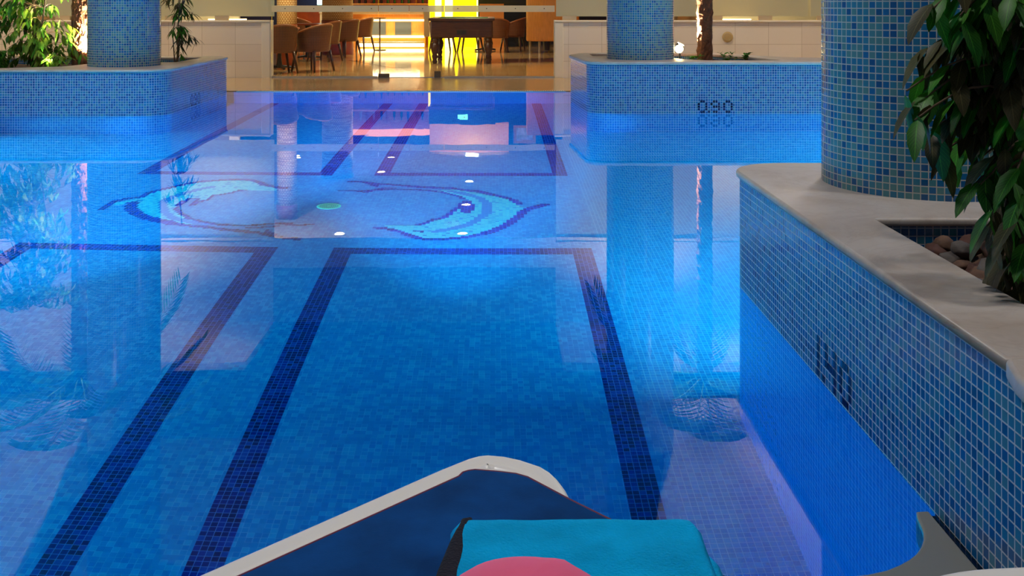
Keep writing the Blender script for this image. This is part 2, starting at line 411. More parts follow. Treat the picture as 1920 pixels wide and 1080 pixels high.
# decks
near_poly = NEAR_EDGE+[(1.003, 2.378), (1.003, -2.0), (-7.0, -2.0)]
slab('floor', near_poly, -0.13, 0.004, M_NDECK, bevel=0.006, kind='structure', label='grey stone pool deck in front')
slab('floor', [(-10, 13.66), (12, 13.66), (12, 16.0), (-10, 16.0)], -0.2, 0.008, M_DECK, bevel=0.004, kind='structure', label='beige marble deck at the far end of the pool')
bm = NB()
x = -3.42
while x < 0.92:
    box(bm, x, x+0.014, 13.595, 13.662, -0.015, 0.012); x += 0.03
box(bm, -3.43, 0.93, 13.585, 13.598, -0.02, 0.01)
obj('overflow_grate', bm, plain('grate_white', (214, 206, 186), 0.5), label='slotted white overflow grate along the far pool edge', cat='grate')

def digits(bm, rows, u0, z0, place, p=0.025, w=0.0225):
    L = uvl(bm)
    for r, line in enumerate(rows):
        for c_, ch in enumerate(line):
            if ch != 'X': continue
            z = z0+(len(rows)-1-r)*p; u = u0+c_*p
            vs = [place(u+0.0015, z+0.0015), place(u+w, z+0.0015), place(u+w, z+w), place(u+0.0015, z+w)]
            f = bm.faces.new([bm.verts.new(v) for v in vs])
            for lp, q in zip(f.loops, ((.2, .2), (.8, .2), (.8, .8), (.2, .8))): lp[L].uv = ((c_+q[0])*p, (r+q[1])*p)
D090 = [".XX...XX...XX.", "X..X.X..X.X..X", "X..X..XXX.X..X", "X..X....X.X..X", ".XX.X.XX...XX."]
D140 = ["X..X..X..XX.", "X..X..X.X..X", "X..XXXX.X..X", "X.....X.X..X", "X.X...X..XX."]
def marking(parent, rows, cuts, words, z0, place, p):
    for (a, b), wd in zip(cuts, words):
        bm = NB(); digits(bm, [r_[a:b] for r_ in rows], a*p, z0, place, p, p*0.92)
        obj('comma' if wd == 'comma' else 'digit', bm, M_DIGIT, parent, label='dark mosaic '+wd)
C090, W090 = [(0, 4), (4, 5), (5, 9), (10, 14)], ['0', 'comma', '9', '0']
C140, W140 = [(0, 1), (2, 3), (3, 7), (8, 12)], ['1', 'comma', '4', '0']

# ---------------------------------------------------------------- planters
def planter(label, wall, top, ctop, copings, inner=(), soil=None, soilz=0.33):
    e = empty('mosaic_planter', (0, 0, 0), label, 'planter')
    bm = NB(); strip(bm, wall, -0.012, top, closed=True); obj('tiled_wall', bm, M_WALLT, e, smooth=False)
    bm = NB(); strip(bm, wall, D, -0.012, closed=True); obj('underwater_wall', bm, M_POOLD if wall is w1 else M_POOLW, e)
    for outer, holes, hb, z1 in copings:
        slab('coping', outer, top-hb, z1, M_STONE, holes, 0.010, e)
    for path in inner:
        bm = NB(); strip(bm, path, soilz-0.1, top, closed=False); obj('inner_wall', bm, M_WALLT, e)
    if soil:
        bm = NB(); flat(bm, soil, soilz); bmesh.ops.triangulate(bm, faces=bm.faces)
        for _ in range(4): bmesh.ops.subdivide_edges(bm, edges=bm.edges, cuts=1, use_grid_fill=True)
        for v in bm.verts: v.co.z += R.uniform(-0.02, 0.02)
        obj('soil', bm, M_SOIL, e)
    return e
# near right
w1 = rounded([(1.017, -1.5, 0), (1.017, 4.47, 0.22), (4.2, 4.47, 0), (4.2, -1.5, 0)])
c1a = rounded([(1.002, 2.02, 0), (1.002, 4.488, 0.24), (4.22, 4.488, 0), (4.22, 3.33, 0), (1.232, 3.33, 0.015), (1.232, 2.02, 0)])
c1b = rounded([(1.0, 2.016, 0.02), (1.232, 2.016, 0), (1.232, -1.5, 0), (0.955, -1.5, 0), (0.955, 1.80, 0.0), (0.972, 1.92, 0.1)])
P1 = planter('long blue mosaic planter on the near right with pale stone coping, marked 1,40', w1, 0.452, 0.48,
             [(c1a, (), 0.0, 0.481), (c1b, (), 0.01, 0.484)],
             [[(1.24, -1.5), (1.24, 3.345), (4.2, 3.345)]], [(1.24, -1.5), (4.19, -1.5), (4.19, 3.34), (1.24, 3.34)], 0.335)
marking(P1, [r_[:2]+'.'+r_[3:] if i < 4 else r_ for i, r_ in enumerate(D140)], C140, W140, 0.004, lambda u, z: (1.0155, 3.245-u, z), 0.0262)
# far right
w2 = rounded([(7.5, 10.92, 0), (1.0, 10.92, 0.22), (0.90, 12.35, 0.25), (1.1, 12.86, 0.3), (2.75, 12.86, 0.5), (3.35, 11.75, 0.5), (7.5, 11.4, 0)])
c2 = rounded([(7.52, 10.90, 0), (0.98, 10.90, 0.24), (0.88, 12.36, 0.27), (1.08, 12.88, 0.3), (2.77, 12.88, 0.5), (3.38, 11.77, 0.5), (7.52, 11.42, 0)])
h2 = rounded([(1.15, 12.66, 0.05), (1.15, 12.05, 0.05), (1.9, 12.05, 0.15), (2.1, 11.42, 0.2), (2.3, 11.18, 0.12), (3.15, 11.2, 0.1), (3.05, 11.65, 0.3), (2.6, 12.66, 0.3)])
P2 = planter('blue mosaic planter at the far right carrying a column and marked 0,90', w2, 0.515, 0.55, [(c2, [h2[::-1]], 0.0, 0.552)], [h2+[h2[0]]], h2, 0.47)
marking(P2, D090, C090, W090, 0.008, lambda u, z: (2.150+u, 10.9185, z), 0.0269)
# far left
w3 = rounded([(-9, 10.66, 0), (-3.44, 10.66, 0.28), (-3.44, 13.36, 0.25), (-9, 13.36, 0)])
c3 = rounded([(-9, 10.64, 0), (-3.425, 10.64, 0.30), (-3.425, 13.38, 0.27), (-9, 13.38, 0)])
h3 = rounded([(-8.6, 10.92, 0), (-5.25, 10.92, 0.3), (-4.72, 11.2, 0.2), (-4.6, 11.92, 0.1), (-3.75, 12.0, 0.08), (-3.72, 13.1, 0.1), (-8.6, 13.1, 0)])
P3 = planter('blue mosaic planter at the far left carrying a column, a palm and leafy plants', w3, 0.454, 0.482, [(c3, [h3[::-1]], 0.0, 0.484)], [h3+[h3[0]]], h3, 0.40)
marking(P3, D090, C090, W090, 0.008, lambda u, z: (-3.4385, 11.58+u, z), 0.0269)

# columns
def column(label, x, y, r, z0, z1=5.2):
    bm = NB(); L = uvl(bm); n = 96
    for k in range(n):
        a0 = 2*PI*k/n; a1 = 2*PI*(k+1)/n
        per = round(2*PI*r/0.025)*0.025
        f = bm.faces.new([bm.verts.new((x+r*math.cos(a), y+r*math.sin(a), z)) for a, z in ((a0, z0), (a1, z0), (a1, z1), (a0, z1))])
        for lp, q in zip(f.loops, ((k, 0), (k+1, 0), (k+1, z1-z0), (k, z1-z0))): lp[L].uv = (per*q[0]/n, q[1])
    bmesh.ops.remove_doubles(bm, verts=bm.verts, dist=1e-5)
    return obj('mosaic_column', bm, M_COLT, smooth=True, label=label, cat='column')
column('thick blue mosaic column standing on the near right planter', 1.668, 3.985, 0.385, 0.478)
column('blue mosaic column on the far right planter, beside the bright spotlight', 1.632, 11.58, 0.376, 0.548)
column('blue mosaic column on the far left planter, beside the lit palm trunk', -4.13, 11.43, 0.388, 0.48)

# ---------------------------------------------------------------- dolphins and drain on the floor
DOL = {
 'L_top': [(-2.81,7.3),(-2.81,7.47),(-2.79,7.55),(-2.75,7.62),(-2.68,7.68),(-2.64,7.72),(-2.64,7.83),(-2.61,7.91),(-2.55,8.01),(-2.48,8.13),(-2.4,8.23),(-2.36,8.27),(-2.26,8.3),(-2.15,8.35),(-2.02,8.34),(-1.95,8.31),(-1.88,8.22),(-1.81,8.13),(-1.71,8.06),(-1.65,8.04)],
 'L_bot': [(-2.65,7.5),(-2.61,7.34),(-2.54,7.23),(-2.43,7.1),(-2.3,7.01),(-2.19,6.95),(-2.06,6.89),(-1.89,6.85),(-1.85,6.82),(-1.75,6.8),(-1.66,6.77),(-1.53,6.73),(-1.46,6.68),(-1.36,6.63),(-1.27,6.61)],
 'L_fluke': [(-1.53,6.74),(-1.53,6.8),(-1.51,6.84),(-1.5,6.78),(-1.45,6.73),(-1.41,6.68),(-1.45,6.67),(-1.51,6.7)],
 'L_in': [(-1.94,7.96),(-1.98,7.95),(-2.01,7.88),(-2.06,7.82),(-2.1,7.8),(-2.14,7.77),(-2.14,7.65),(-2.16,7.59),(-2.17,7.57),(-2.19,7.51),(-2.21,7.43),(-2.21,7.52),(-2.22,7.65),(-2.27,7.67),(-2.3,7.58),(-2.3,7.46),(-2.28,7.33),(-2.21,7.21),(-2.12,7.09),(-2.02,7.0),(-1.92,6.96),(-1.88,6.93),(-1.79,6.92),(-1.64,6.92),(-1.56,6.95),(-1.46,6.98),(-1.39,6.99)],
 'L_tail2': [(-1.67,6.85),(-1.6,6.86),(-1.55,6.88),(-1.46,6.91)],
 'L_tail3': [(-1.46,6.97),(-1.4,6.95),(-1.32,6.94),(-1.25,6.96)],
 'L_body': [(-2.63,7.5),(-2.6,7.59),(-2.65,7.65),(-2.63,7.78),(-2.6,7.89),(-2.54,7.98),(-2.47,8.11),(-2.39,8.19),(-2.35,8.23),(-2.25,8.28),(-2.15,8.31),(-2.01,8.3),(-1.94,8.28),(-1.87,8.18),(-1.8,8.1),(-1.7,8.03),(-1.7,7.95),(-1.79,7.94),(-1.93,7.96),(-1.98,7.95),(-2.01,7.88),(-2.06,7.82),(-2.1,7.8),(-2.14,7.77),(-2.14,7.65),(-2.16,7.59),(-2.17,7.59),(-2.23,7.67),(-2.27,7.67),(-2.3,7.58),(-2.31,7.46),(-2.28,7.33),(-2.22,7.21),(-2.12,7.08),(-2.02,6.98),(-2.04,6.91),(-2.2,6.98),(-2.31,7.04),(-2.46,7.2),(-2.56,7.35)],
 'L_finl': [(-2.78,7.4),(-2.76,7.53),(-2.67,7.61),(-2.62,7.66),(-2.65,7.54),(-2.72,7.45)],
 'L_str': [(-2.22,8.07),(-2.31,7.96),(-2.38,7.82),(-2.43,7.68),(-2.44,7.55),(-2.4,7.4),(-2.33,7.24),(-2.23,7.09),(-2.12,7.01),(-2.01,6.95),(-1.9,6.91),(-1.82,6.87),(-1.67,6.84)],
 'R_top': [(-1.18,8.31),(-1.1,8.3),(-1.0,8.25),(-0.92,8.21),(-0.83,8.19),(-0.72,8.15),(-0.6,8.11),(-0.44,8.08),(-0.35,8.07),(-0.24,8.0),(-0.13,7.96),(-0.02,7.85),(0.08,7.75),(0.14,7.66),(0.18,7.54)],
 'R_fluke': [(-1.11,8.31),(-0.92,8.22),(-0.93,8.1),(-0.95,8.1),(-1.0,8.18),(-1.06,8.25)],
 'R_bot': [(0.36,7.52),(0.31,7.48),(0.25,7.41),(0.2,7.33),(0.17,7.21),(0.12,7.08),(0.07,6.97),(0.01,6.86),(-0.06,6.77),(-0.14,6.71),(-0.2,6.67),(-0.29,6.64),(-0.38,6.62),(-0.45,6.63),(-0.52,6.66),(-0.57,6.72),(-0.61,6.77),(-0.66,6.82),(-0.71,6.86),(-0.79,6.88)],
 'R_in1': [(-1.21,7.96),(-1.02,7.97),(-0.92,7.99),(-0.84,8.01),(-0.71,8.02),(-0.54,7.99),(-0.43,7.93),(-0.45,7.95),(-0.39,7.91),(-0.31,7.83),(-0.25,7.75),(-0.25,7.71)],
 'R_fin': [(-0.28,7.47),(-0.25,7.64),(-0.19,7.66),(-0.16,7.53),(-0.16,7.37),(-0.18,7.29),(-0.22,7.26),(-0.25,7.31),(-0.26,7.43)],
 'R_in2': [(-0.26,7.47),(-0.29,7.39),(-0.32,7.27),(-0.35,7.16),(-0.4,7.12),(-0.43,7.1),(-0.48,7.0),(-0.52,6.97)],
 'R_tail2': [(-1.07,7.93),(-0.99,7.92),(-0.92,8.02),(-0.86,8.07),(-0.79,8.07)],
 'R_body': [(-0.75,6.95),(-0.52,6.96),(-0.46,7.05),(-0.39,7.1),(-0.36,7.14),(-0.32,7.31),(-0.26,7.43),(-0.19,7.64),(-0.25,7.75),(-0.39,7.9),(-0.45,7.93),(-0.45,7.98),(-0.35,8.03),(-0.21,7.95),(-0.07,7.84),(0.08,7.71),(0.14,7.56),(0.2,7.43),(0.33,7.51),(0.25,7.39),(0.18,7.27),(0.12,7.12),(0.03,6.93),(-0.07,6.79),(-0.2,6.69),(-0.38,6.64),(-0.45,6.65),(-0.57,6.76),(-0.65,6.84),(-0.72,6.89)],
 'R_str': [(-0.34,7.96),(-0.23,7.87),(-0.12,7.74),(-0.07,7.6),(-0.06,7.43),(-0.07,7.25),(-0.12,7.12),(-0.19,6.97),(-0.3,6.87),(-0.39,6.81)],
 'R_eye': [(-0.54,6.81),(-0.49,6.8)],
}

def seg_d(px, py, a, b):
    dx, dy = b[0]-a[0], b[1]-a[1]; l2 = dx*dx+dy*dy
    t = 0 if l2 == 0 else max(0, min(1, ((px-a[0])*dx+(py-a[1])*dy)/l2))
    return math.hypot(px-a[0]-t*dx, py-a[1]-t*dy)
def pd(px, py, pl): return min(seg_d(px, py, pl[i], pl[i+1]) for i in range(len(pl)-1))
def inside(px, py, pl):
    c = False; j = len(pl)-1
    for i in range(len(pl)):
        if (pl[i][1] > py) != (pl[j][1] > py) and px < (pl[j][0]-pl[i][0])*(py-pl[i][1])/(pl[j][1]-pl[i][1])+pl[i][0]: c = not c
        j = i
    return c
def dolphin(name, label, lines, fills, body, fin, stripe, eye, bx):
    e = empty(name, (0, 0, 0), label, 'mosaic')
    bms = {'outline': NB(), 'body': NB(), 'stripe': NB()}
    p = 0.025
    for i in range(int(bx[0]/p), int(bx[1]/p)):
        for j in range(int(bx[2]/p), int(bx[3]/p)):
            px, py = (i+.5)*p, (j+.5)*p; k = None
            if any(pd(px, py, l) < wd for l, wd in lines) or any(inside(px, py, f) for f in fills): k = 'outline'
            elif inside(px, py, body) or (fin and inside(px, py, fin)):
                k = 'stripe' if pd(px, py, stripe) < 0.033 else 'body'
                if eye and pd(px, py, eye) < 0.014: k = 'outline'
                if k == 'body' and R.random() < 0.03: k = 'stripe'
            elif pd(px, py, stripe) < 0.02: k = 'stripe'
            if k:
                flat(bms[k], [(i*p, j*p), ((i+1)*p, j*p), ((i+1)*p, (j+1)*p), (i*p, (j+1)*p)], D+0.003)
    for k, m in (('outline', M_LANE), ('body', M_DLIGHT), ('stripe', M_DMID)):
        obj(k, bms[k], m, e)
dolphin('dolphin_mosaic', 'left dolphin mosaic on the pool floor, its fin pointing left',
        [(DOL['L_top'], 0.026), (DOL['L_bot'][:6], 0.045), (DOL['L_bot'][5:], 0.026), (DOL['L_in'], 0.017), (DOL['L_tail2'], 0.013), (DOL['L_tail3'], 0.016)],
        [DOL['L_fluke']], DOL['L_body'], DOL['L_finl'], DOL['L_str'], [(-1.86, 8.13), (-1.82, 8.14)], (-2.95, -1.15, 6.5, 8.5))
dolphin('dolphin_mosaic', 'right dolphin mosaic on the pool floor, its fin pointing right',
        [(DOL['R_top'], 0.026), (DOL['R_bot'][:9], 0.034), (DOL['R_bot'][8:], 0.024), (DOL['R_in1'], 0.015), (DOL['R_in2'], 0.02), (DOL['R_tail2'], 0.013)],
        [DOL['R_fluke'], DOL['R_fin']], DOL['R_body'], None, DOL['R_str'], DOL['R_eye'], (-1.3, 0.45, 6.5, 8.4))
e = empty('floor_drain', (-1.21, 7.46, D), 'round pale green drain grille between the two dolphins', 'drain')
bm = NB(); lathe(bm, [(0.088, 0.001), (0.088, 0.010), (0.080, 0.013)], 32); obj('grille_plate', bm, plain('drain_green', (190, 236, 200), 0.4), e)
bm = NB()
for rr in (0.022, 0.036, 0.05, 0.064):
    for k in range(int(rr*420)):
        a = 2*PI*k/int(rr*420); x, y = rr*math.cos(a), rr*math.sin(a); box(bm, x-0.0035, x+0.0035, y-0.0035, y+0.0035, 0.0132, 0.0142)
obj('slots', bm, plain('drain_dark', (40, 90, 90), 0.6), e)

# underwater lamp fixtures; those on the pool walls are added
for (a, b, en, sp_), wall in zip(POOL_LAMPS, ('at the back of the near right planter', 'at the left side of the pool', 'added unseen on the left of the near pool wall', 'added unseen in the middle of the near pool wall', 'added unseen on the left pool wall, the nearer one', 'added unseen on the left pool wall, the farther one', 'added unseen on the right pool wall')):
    dv = Vector((1, 0, 0)) if a[0] == -6.08 else Vector((-1, 0, 0)) if a[0] == 6.28 else Vector((0, 1, 0))
    e = empty('underwater_lamp', Vector(a)-dv*0.07, 'round underwater lamp '+wall, 'pool lamp'); q = dv.to_track_quat('Z', 'Y').to_matrix()
    bm = NB(); lathe(bm, [(0.13, -0.02), (0.15, 0.0), (0.15, 0.03), (0.13, 0.045)], 24); bmesh.ops.rotate(bm, verts=bm.verts, cent=(0, 0, 0), matrix=q); obj('lamp_ring', bm, M_CHROME, e)
    bm = NB(); lathe(bm, [(0.12, 0.04), (0.12, 0.05)], 24); bmesh.ops.rotate(bm, verts=bm.verts, cent=(0, 0, 0), matrix=q); obj('lens', bm, MATS.get('pool_lens') or emit('pool_lens', (200, 240, 255), 6), e)

# ---------------------------------------------------------------- hall envelope: parapets, frosted screens, soffits
def parapet(name, x0, x1, endx, label):
    e = empty(name, (0, 0, 0), label, 'wall'); e['kind'] = 'structure'
    bm = NB(); box(bm, x0, x1, 16.02, 16.22, 0.0, 0.875); obj('tile_face', bm, M_WTILE, e)
    bm = NB(); box(bm, x0-0.02, x1+0.02, 15.99, 16.25, 0.875, 0.905); obj('cap', bm, M_WPAINT, e, bevel=0.006)
    bm = NB(); box(bm, endx-0.07, endx+0.07, 16.0, 16.24, 0.0, 0.876); obj('end_trim', bm, M_WPAINT, e, bevel=0.01)
    return e
parapet('wall_back_left', -11, -3.53, -3.58, 'low white tiled wall left of the bar entrance')
parapet('wall_back_right', 0.94, 12, 0.99, 'low white tiled wall right of the bar entrance')
bm = NB(); lathe(bm, [(0.083, 0.0), (0.083, 0.012), (0.06, 0.02)], 32); bmesh.ops.rotate(bm, verts=bm.verts, cent=(0, 0, 0), matrix=Matrix.Rotation(PI/2, 3, 'X'))
obj('wall_disc', bm, plain('beige_disc', (176, 150, 100), 0.5), loc=(3.62, 16.018, 0.645), label='round beige cover plate on the low white wall behind the palm', cat='cover plate')
def screen(name, x0, x1, label):
    e = empty(name, (0, 0, 0), label, 'window'); e['kind'] = 'structure'
    bm = NB(); box(bm, x0, x1, 16.10, 16.114, 0.965, 2.5); obj('pane', bm, M_FROST, e)
    bm = NB(); box(bm, x0, x1, 16.04, 16.2, 2.5, 2.56); obj('head_rail', bm, M_WPAINT, e)
    bm = NB(); x = x0+0.1
    while x < x1-0.3:
        box(bm, x, x+0.22, 16.09, 16.125, 0.905, 0.975); x += 0.78
    obj('bottom_clips', bm, plain('pale_clip', (180, 160, 130), 0.4), e)
    return e
for i, (a, b) in enumerate([(-11, -8.6), (-8.56, -6.1), (-6.06, -3.47)]): screen('window_%d' % (i+1), a, b, 'frosted green glass panel on the left low wall')
for i, (a, b) in enumerate([(0.95, 2.42), (2.46, 4.9), (4.94, 7.4), (7.44, 12)]): screen('window_%d' % (i+4), a, b, 'frosted green glass panel on the right low wall')
bm = NB(); box(bm, -11, -3.47, 16.02, 16.2, 2.56, 3.8); box(bm, 0.94, 12, 16.02, 16.2, 2.56, 3.8); box(bm, -3.47, 0.94, 16.02, 16.2, 2.5, 2.95); struct('wall_back', bm, M_PLASTER)
bm = NB(); box(bm, -3.47, 0.94, 16.03, 16.2, 2.95, 3.8); struct('trim_1', bm, plain('grey_blue_fascia', (120, 126, 146), 0.8))
# corridor wall behind frosted screens
bm = NB(); box(bm, -11, -4.6, 18.4, 18.5, 0, 2.8); box(bm, 2.0, 12, 18.4, 18.5, 0, 2.8); struct('wall_corridor', bm, plain('corridor_green', (190, 184, 150), 0.8))
def soffit(name, poly, z=3.8):
    return slab(name, poly, z, z+0.12, M_PLASTER, bevel=0.005, kind='structure')
soffit('ceiling_right', [(1.35, 9.0), (2.22, 12.9), (9, 12.9), (9, 0.5), (1.0, 0.5)])
soffit('ceiling_left', [(-4.2, 9.0), (-5.0, 12.9), (-10, 12.9), (-10, 0.5), (-3.6, 0.5)])
soffit('ceiling_back_left', [(-11, 14.2), (-3.47, 14.2), (-3.47, 16.2), (-11, 16.2)], 3.8)
soffit('ceiling_back_right', [(0.94, 14.2), (12, 14.2), (12, 16.2), (0.94, 16.2)], 3.8)
bm = NB(); box(bm, -11, 12, -2.2, 16.2, 5.2, 5.3); box(bm, -11, 12, 16.2, 16.3, 3.8, 5.3); struct('ceiling', bm, M_DARKROOF)
# added ceiling lamps of the hall, all out of view
for i, (x, y) in enumerate(HALL):
    z = 3.78 if abs(x) > 3 else 5.18
    e = empty('added_ceiling_lamp', (x, y, z), 'round added unseen ceiling lamp '+('over the near deck', 'over the near right planter', 'over the left side of the pool', 'over the right side of the pool')[i], 'ceiling lamp')
    bm = NB(); lathe(bm, [(0.26, -0.06), (0.30, -0.05), (0.30, 0.0)], 32); obj('housing', bm, M_WPAINT, e)
    bm = NB(); lathe(bm, [(0.24, -0.07), (0.25, -0.06)], 32); obj('diffuser', bm, MATS.get('hall_lens') or emit('hall_lens', (255, 244, 230), 3), e)
    lamp('hall_fill_light', 'AREA', (x, y, z-0.09), (105, 55, 75, 75)[i], (1.0, 0.97, 0.94), 0.5, (x, y, 0))

for x, lb in ((-8.6, 'leftmost'), (-5.4, 'second from the left'), (2.1, 'second from the right'), (6.8, 'rightmost')):  # warm spots added to brighten the far wall, kept out of sight
    e = empty('added_ceiling_spot', (x, 14.8, 3.8), 'small warm added ceiling spot washing the low white wall, the %s one' % lb, 'ceiling lamp')
    bm = NB(); lathe(bm, [(0.045, -0.07), (0.05, -0.06), (0.05, 0.0)], 20); obj('housing', bm, M_WPAINT, e)
    lamp('added_wash_light', 'SPOT', (x, 14.8, 3.7), 260, (1.0, 0.78, 0.50), 0.05, (x, 15.6, 0), 2.4, 0.8)

# ---------------------------------------------------------------- loungers, towel, cap, side table
# local frame of the lounger: corner at (0.0, 1.868); u runs back along the long rail, v across the end
def lw(u, v): return (-0.006-0.7015*u+0.690*v, 1.872-0.7126*u-0.723*v)
def ring_from(outer, inner, z0, z1, bm):
    n = len(outer); L = uvl(bm)
    def lay(pl, z): return [bm.verts.new((x, y, z)) for x, y in pl]
    o0, o1, i0, i1 = lay(outer, z0), lay(outer, z1), lay(inner, z0), lay(inner, z1)
    for k in range(n):
        j = (k+1) % n
        bm.faces.new([o0[k], o0[j], o1[j], o1[k]]); bm.faces.new([i0[j], i0[k], i1[k], i1[j]])
        bm.faces.new([o1[k], o1[j], i1[j], i1[k]]); bm.faces.new([o0[j], o0[k], i0[k], i0[j]])
e = empty('sun_lounger', (0, 0, 0), 'white resin sun lounger with a navy fabric sling at the edge of the pool', 'sun lounger')
Wd, Ln = 0.80, 1.86
def uvring(off, rc, n=10):
    out = []
    for (cu, cv, a0) in ((rc, rc, PI), (rc, Wd-rc, PI/2), (Ln-rc, Wd-rc, 0), (Ln-rc, rc, -PI/2)):
        for k in range(n+1):
            a = a0-(PI/2)*k/n
            out.append((cu+(rc-off)*math.cos(a), cv+(rc-off)*math.sin(a)))
    return out
# outline of the frame: straight rails, lobed head end
half = [(1.0, -0.012), (0.12, -0.012), (0.06, -0.009), (0.035, -0.003), (0.018, 0.008), (0.0, 0.034), (-0.012, 0.066), (-0.019, 0.11), (-0.015, 0.138), (-0.005, 0.165), (0.008, 0.19), (0.025, 0.215), (0.05, 0.241), (0.075, 0.258), (0.105, 0.275), (0.125, 0.31)]
foot = [(Ln-0.12, Wd), (Ln-0.05, Wd-0.01), (Ln-0.01, Wd-0.05), (Ln, Wd-0.12), (Ln, 0.12), (Ln-0.01, 0.05), (Ln-0.05, 0.01), (Ln-0.12, 0.0)]
outl = half+[(u, Wd-v) for u, v in half[::-1]]+foot
def offs(pl, d):
    out = []; n = len(pl)
    for i in range(n):
        a, b = Vector(pl[i-1]), Vector(pl[(i+1) % n]); t_ = (b-a).normalized(); out.append((pl[i][0]+t_.y*d, pl[i][1]-t_.x*d))
    return out
prof = [(0.0, 0.345), (0.002, 0.358), (0.008, 0.366), (0.018, 0.3695), (0.026, 0.368), (0.034, 0.3665), (0.046, 0.369), (0.056, 0.3715), (0.066, 0.364), (0.068, 0.345), (0.03, 0.335)]
bm = NB(); rings = [[bm.verts.new((*lw(*q), z)) for q in offs(outl, off)] for off, z in prof]
for i in range(len(rings)):
    a, b = rings[i], rings[(i+1) % len(rings)]
    for k in range(len(a)):
        j = (k+1) % len(a); bm.faces.new([a[k], a[j], b[j], b[k]])
bmesh.ops.recalc_face_normals(bm, faces=bm.faces)
obj('frame', bm, M_PLASTIC, e, smooth=True)
slab('head_plate', [lw(*q) for q in offs([p for p in outl if p[0] < 0.2 and p[1] < 0.4], 0.012)[1:-1]][::-1]+[lw(0.19, 0.3), lw(0.2, 0.056), lw(0.2, 0.02)], 0.350, 0.3672, M_PLASTIC, bevel=0.002, parent=e)
slab('head_plate', [lw(u, Wd-v) for u, v in offs([p for p in outl if p[0] < 0.2 and p[1] < 0.4], 0.012)[1:-1]]+[lw(0.16, Wd-0.03), lw(0.19, Wd-0.3)], 0.350, 0.3672, M_PLASTIC, bevel=0.002, parent=e)
def leg(u, v):
    bm = NB(); x, y = lw(u, v); x2, y2 = lw(u+(0.05 if u < 1 else -0.05), v)
    tube(bm, [(x2, y2, 0.004), (x, y, 0.2), (x, y, 0.345)], [0.018, 0.024, 0.03], 12); obj('leg', bm, M_PLASTIC, e, smooth=True)
for u, v in ((0.3, 0.035), (0.3, Wd-0.035), (1.55, 0.035), (1.55, Wd-0.035)): leg(u, v)
# sling: long edge tucked at the rail, its end edge wrapped over the end bar
sl = [(0.115, 0.052), (0.070, 0.098), (0.052, 0.155), (0.034, 0.20), (0.020, 0.25), (0.014, 0.32), (0.010, 0.52), (0.010, 0.58), (0.03, Wd-0.052), (Ln-0.04, Wd-0.052), (Ln-0.04, 0.052)]
sl = [(0.115, 0.044), (0.104, 0.046), (0.0926, 0.0515), (0.0694, 0.0838), (0.052, 0.112), (0.0465, 0.135), (0.048, 0.160), (0.0532, 0.24), (0.0557, 0.334), (0.0586, 0.53), (0.062, 0.64), (0.09, Wd-0.050), (Ln-0.05, Wd-0.050), (Ln-0.05, 0.052), (0.13, 0.050)]
slab('sling', [lw(*q) for q in sl][::-1], 0.3665, 0.3765, M_SLING, bevel=0.004, parent=e)
bm = NB(); tube(bm, [(*lw(u, v), 0.3752) for u, v in sl[-2:]+sl[:10]], 0.0018, 6); obj('piping', bm, M_PIPING, e, label='thin red thread edge')

t = empty('folded_towel', (0, 0, 0), 'folded turquoise bath towel with a black band lying on the navy lounger', 'towel')
def soft_slab(bm, x0, x1, y0, y1, z0, z1, rr, amp=0.003, nx=34, ny=34, seed=3, rnd=None):
    rn = random.Random(seed)
    from mathutils import noise as N
    def cl(v, a, b): return max(a, min(b, v))
    top = []; bot = []
    for j in range(ny+1):
        rt, rb = [], []
        for i in range(nx+1):
            u, v = i/nx, j/ny; x = x0+(x1-x0)*u; y = y0+(y1-y0)*v
            dx = min(x-x0, x1-x); dy = min(y-y0, y1-y)
            cr = rnd or rr
            # round the outline corners
            if dx < cr and dy < cr:
                ex, ey = cr-dx, cr-dy; m = max(ex, ey); l = math.hypot(ex, ey)
                if l > 0:
                    s = m/l; sx = 1 if x > (x0+x1)/2 else -1; sy = 1 if y > (y0+y1)/2 else -1
                    x = (x1-cr if sx > 0 else x0+cr)+sx*ex*s; y = (y1-cr if sy > 0 else y0+cr)+sy*ey*s
                d = max(0.0, cr-m)
            else: d = min(dx, dy)
            h = 1-(1-min(1, d/rr))**2; h = math.sqrt(max(0, h))
            nz = N.noise(Vector((x*16, y*16, seed)))*amp
            zm = (z0+z1)/2
            rt.append(bm.verts.new((x+N.noise(Vector((x*9, y*9, seed+5)))*amp, y+N.noise(Vector((x*9, y*9, seed+9)))*amp, zm+(z1-zm)*h+nz*h)))
            rb.append(bm.verts.new((x, y, zm-(zm-z0)*h)) if 0 < i < nx and 0 < j < ny else rt[-1])
        top.append(rt); bot.append(rb)
    L = uvl(bm)
    for g, fl_ in ((top, False), (bot, True)):
        for j in range(ny):
            for i in range(nx):
                q = [g[j][i], g[j][i+1], g[j+1][i+1], g[j+1][i]]
                if len(set(q)) < 4: continue
                try: bm.faces.new(q[::-1] if fl_ else q)
                except ValueError: pass
bm = NB(); soft_slab(bm, -0.066, 0.314, 1.02, 1.478, 0.377, 0.402, 0.02, 0.003, seed=3, rnd=0.045); obj('lower_fold', bm, M_TOWEL, t, smooth=True)
bm = NB(); soft_slab(bm, -0.066, 0.296, 1.03, 1.508, 0.401, 0.428, 0.018, 0.003, seed=8, rnd=0.030); o = obj('upper_fold', bm, M_TOWEL, t, smooth=True)
bm = NB()
pts = [(-0.036, 1.504), (-0.050, 1.500), (-0.070, 1.42), (-0.090, 1.34), (-0.100, 1.25), (-0.105, 1.04), (-0.086, 1.04), (-0.080, 1.25), (-0.072, 1.34), (-0.053, 1.42)]
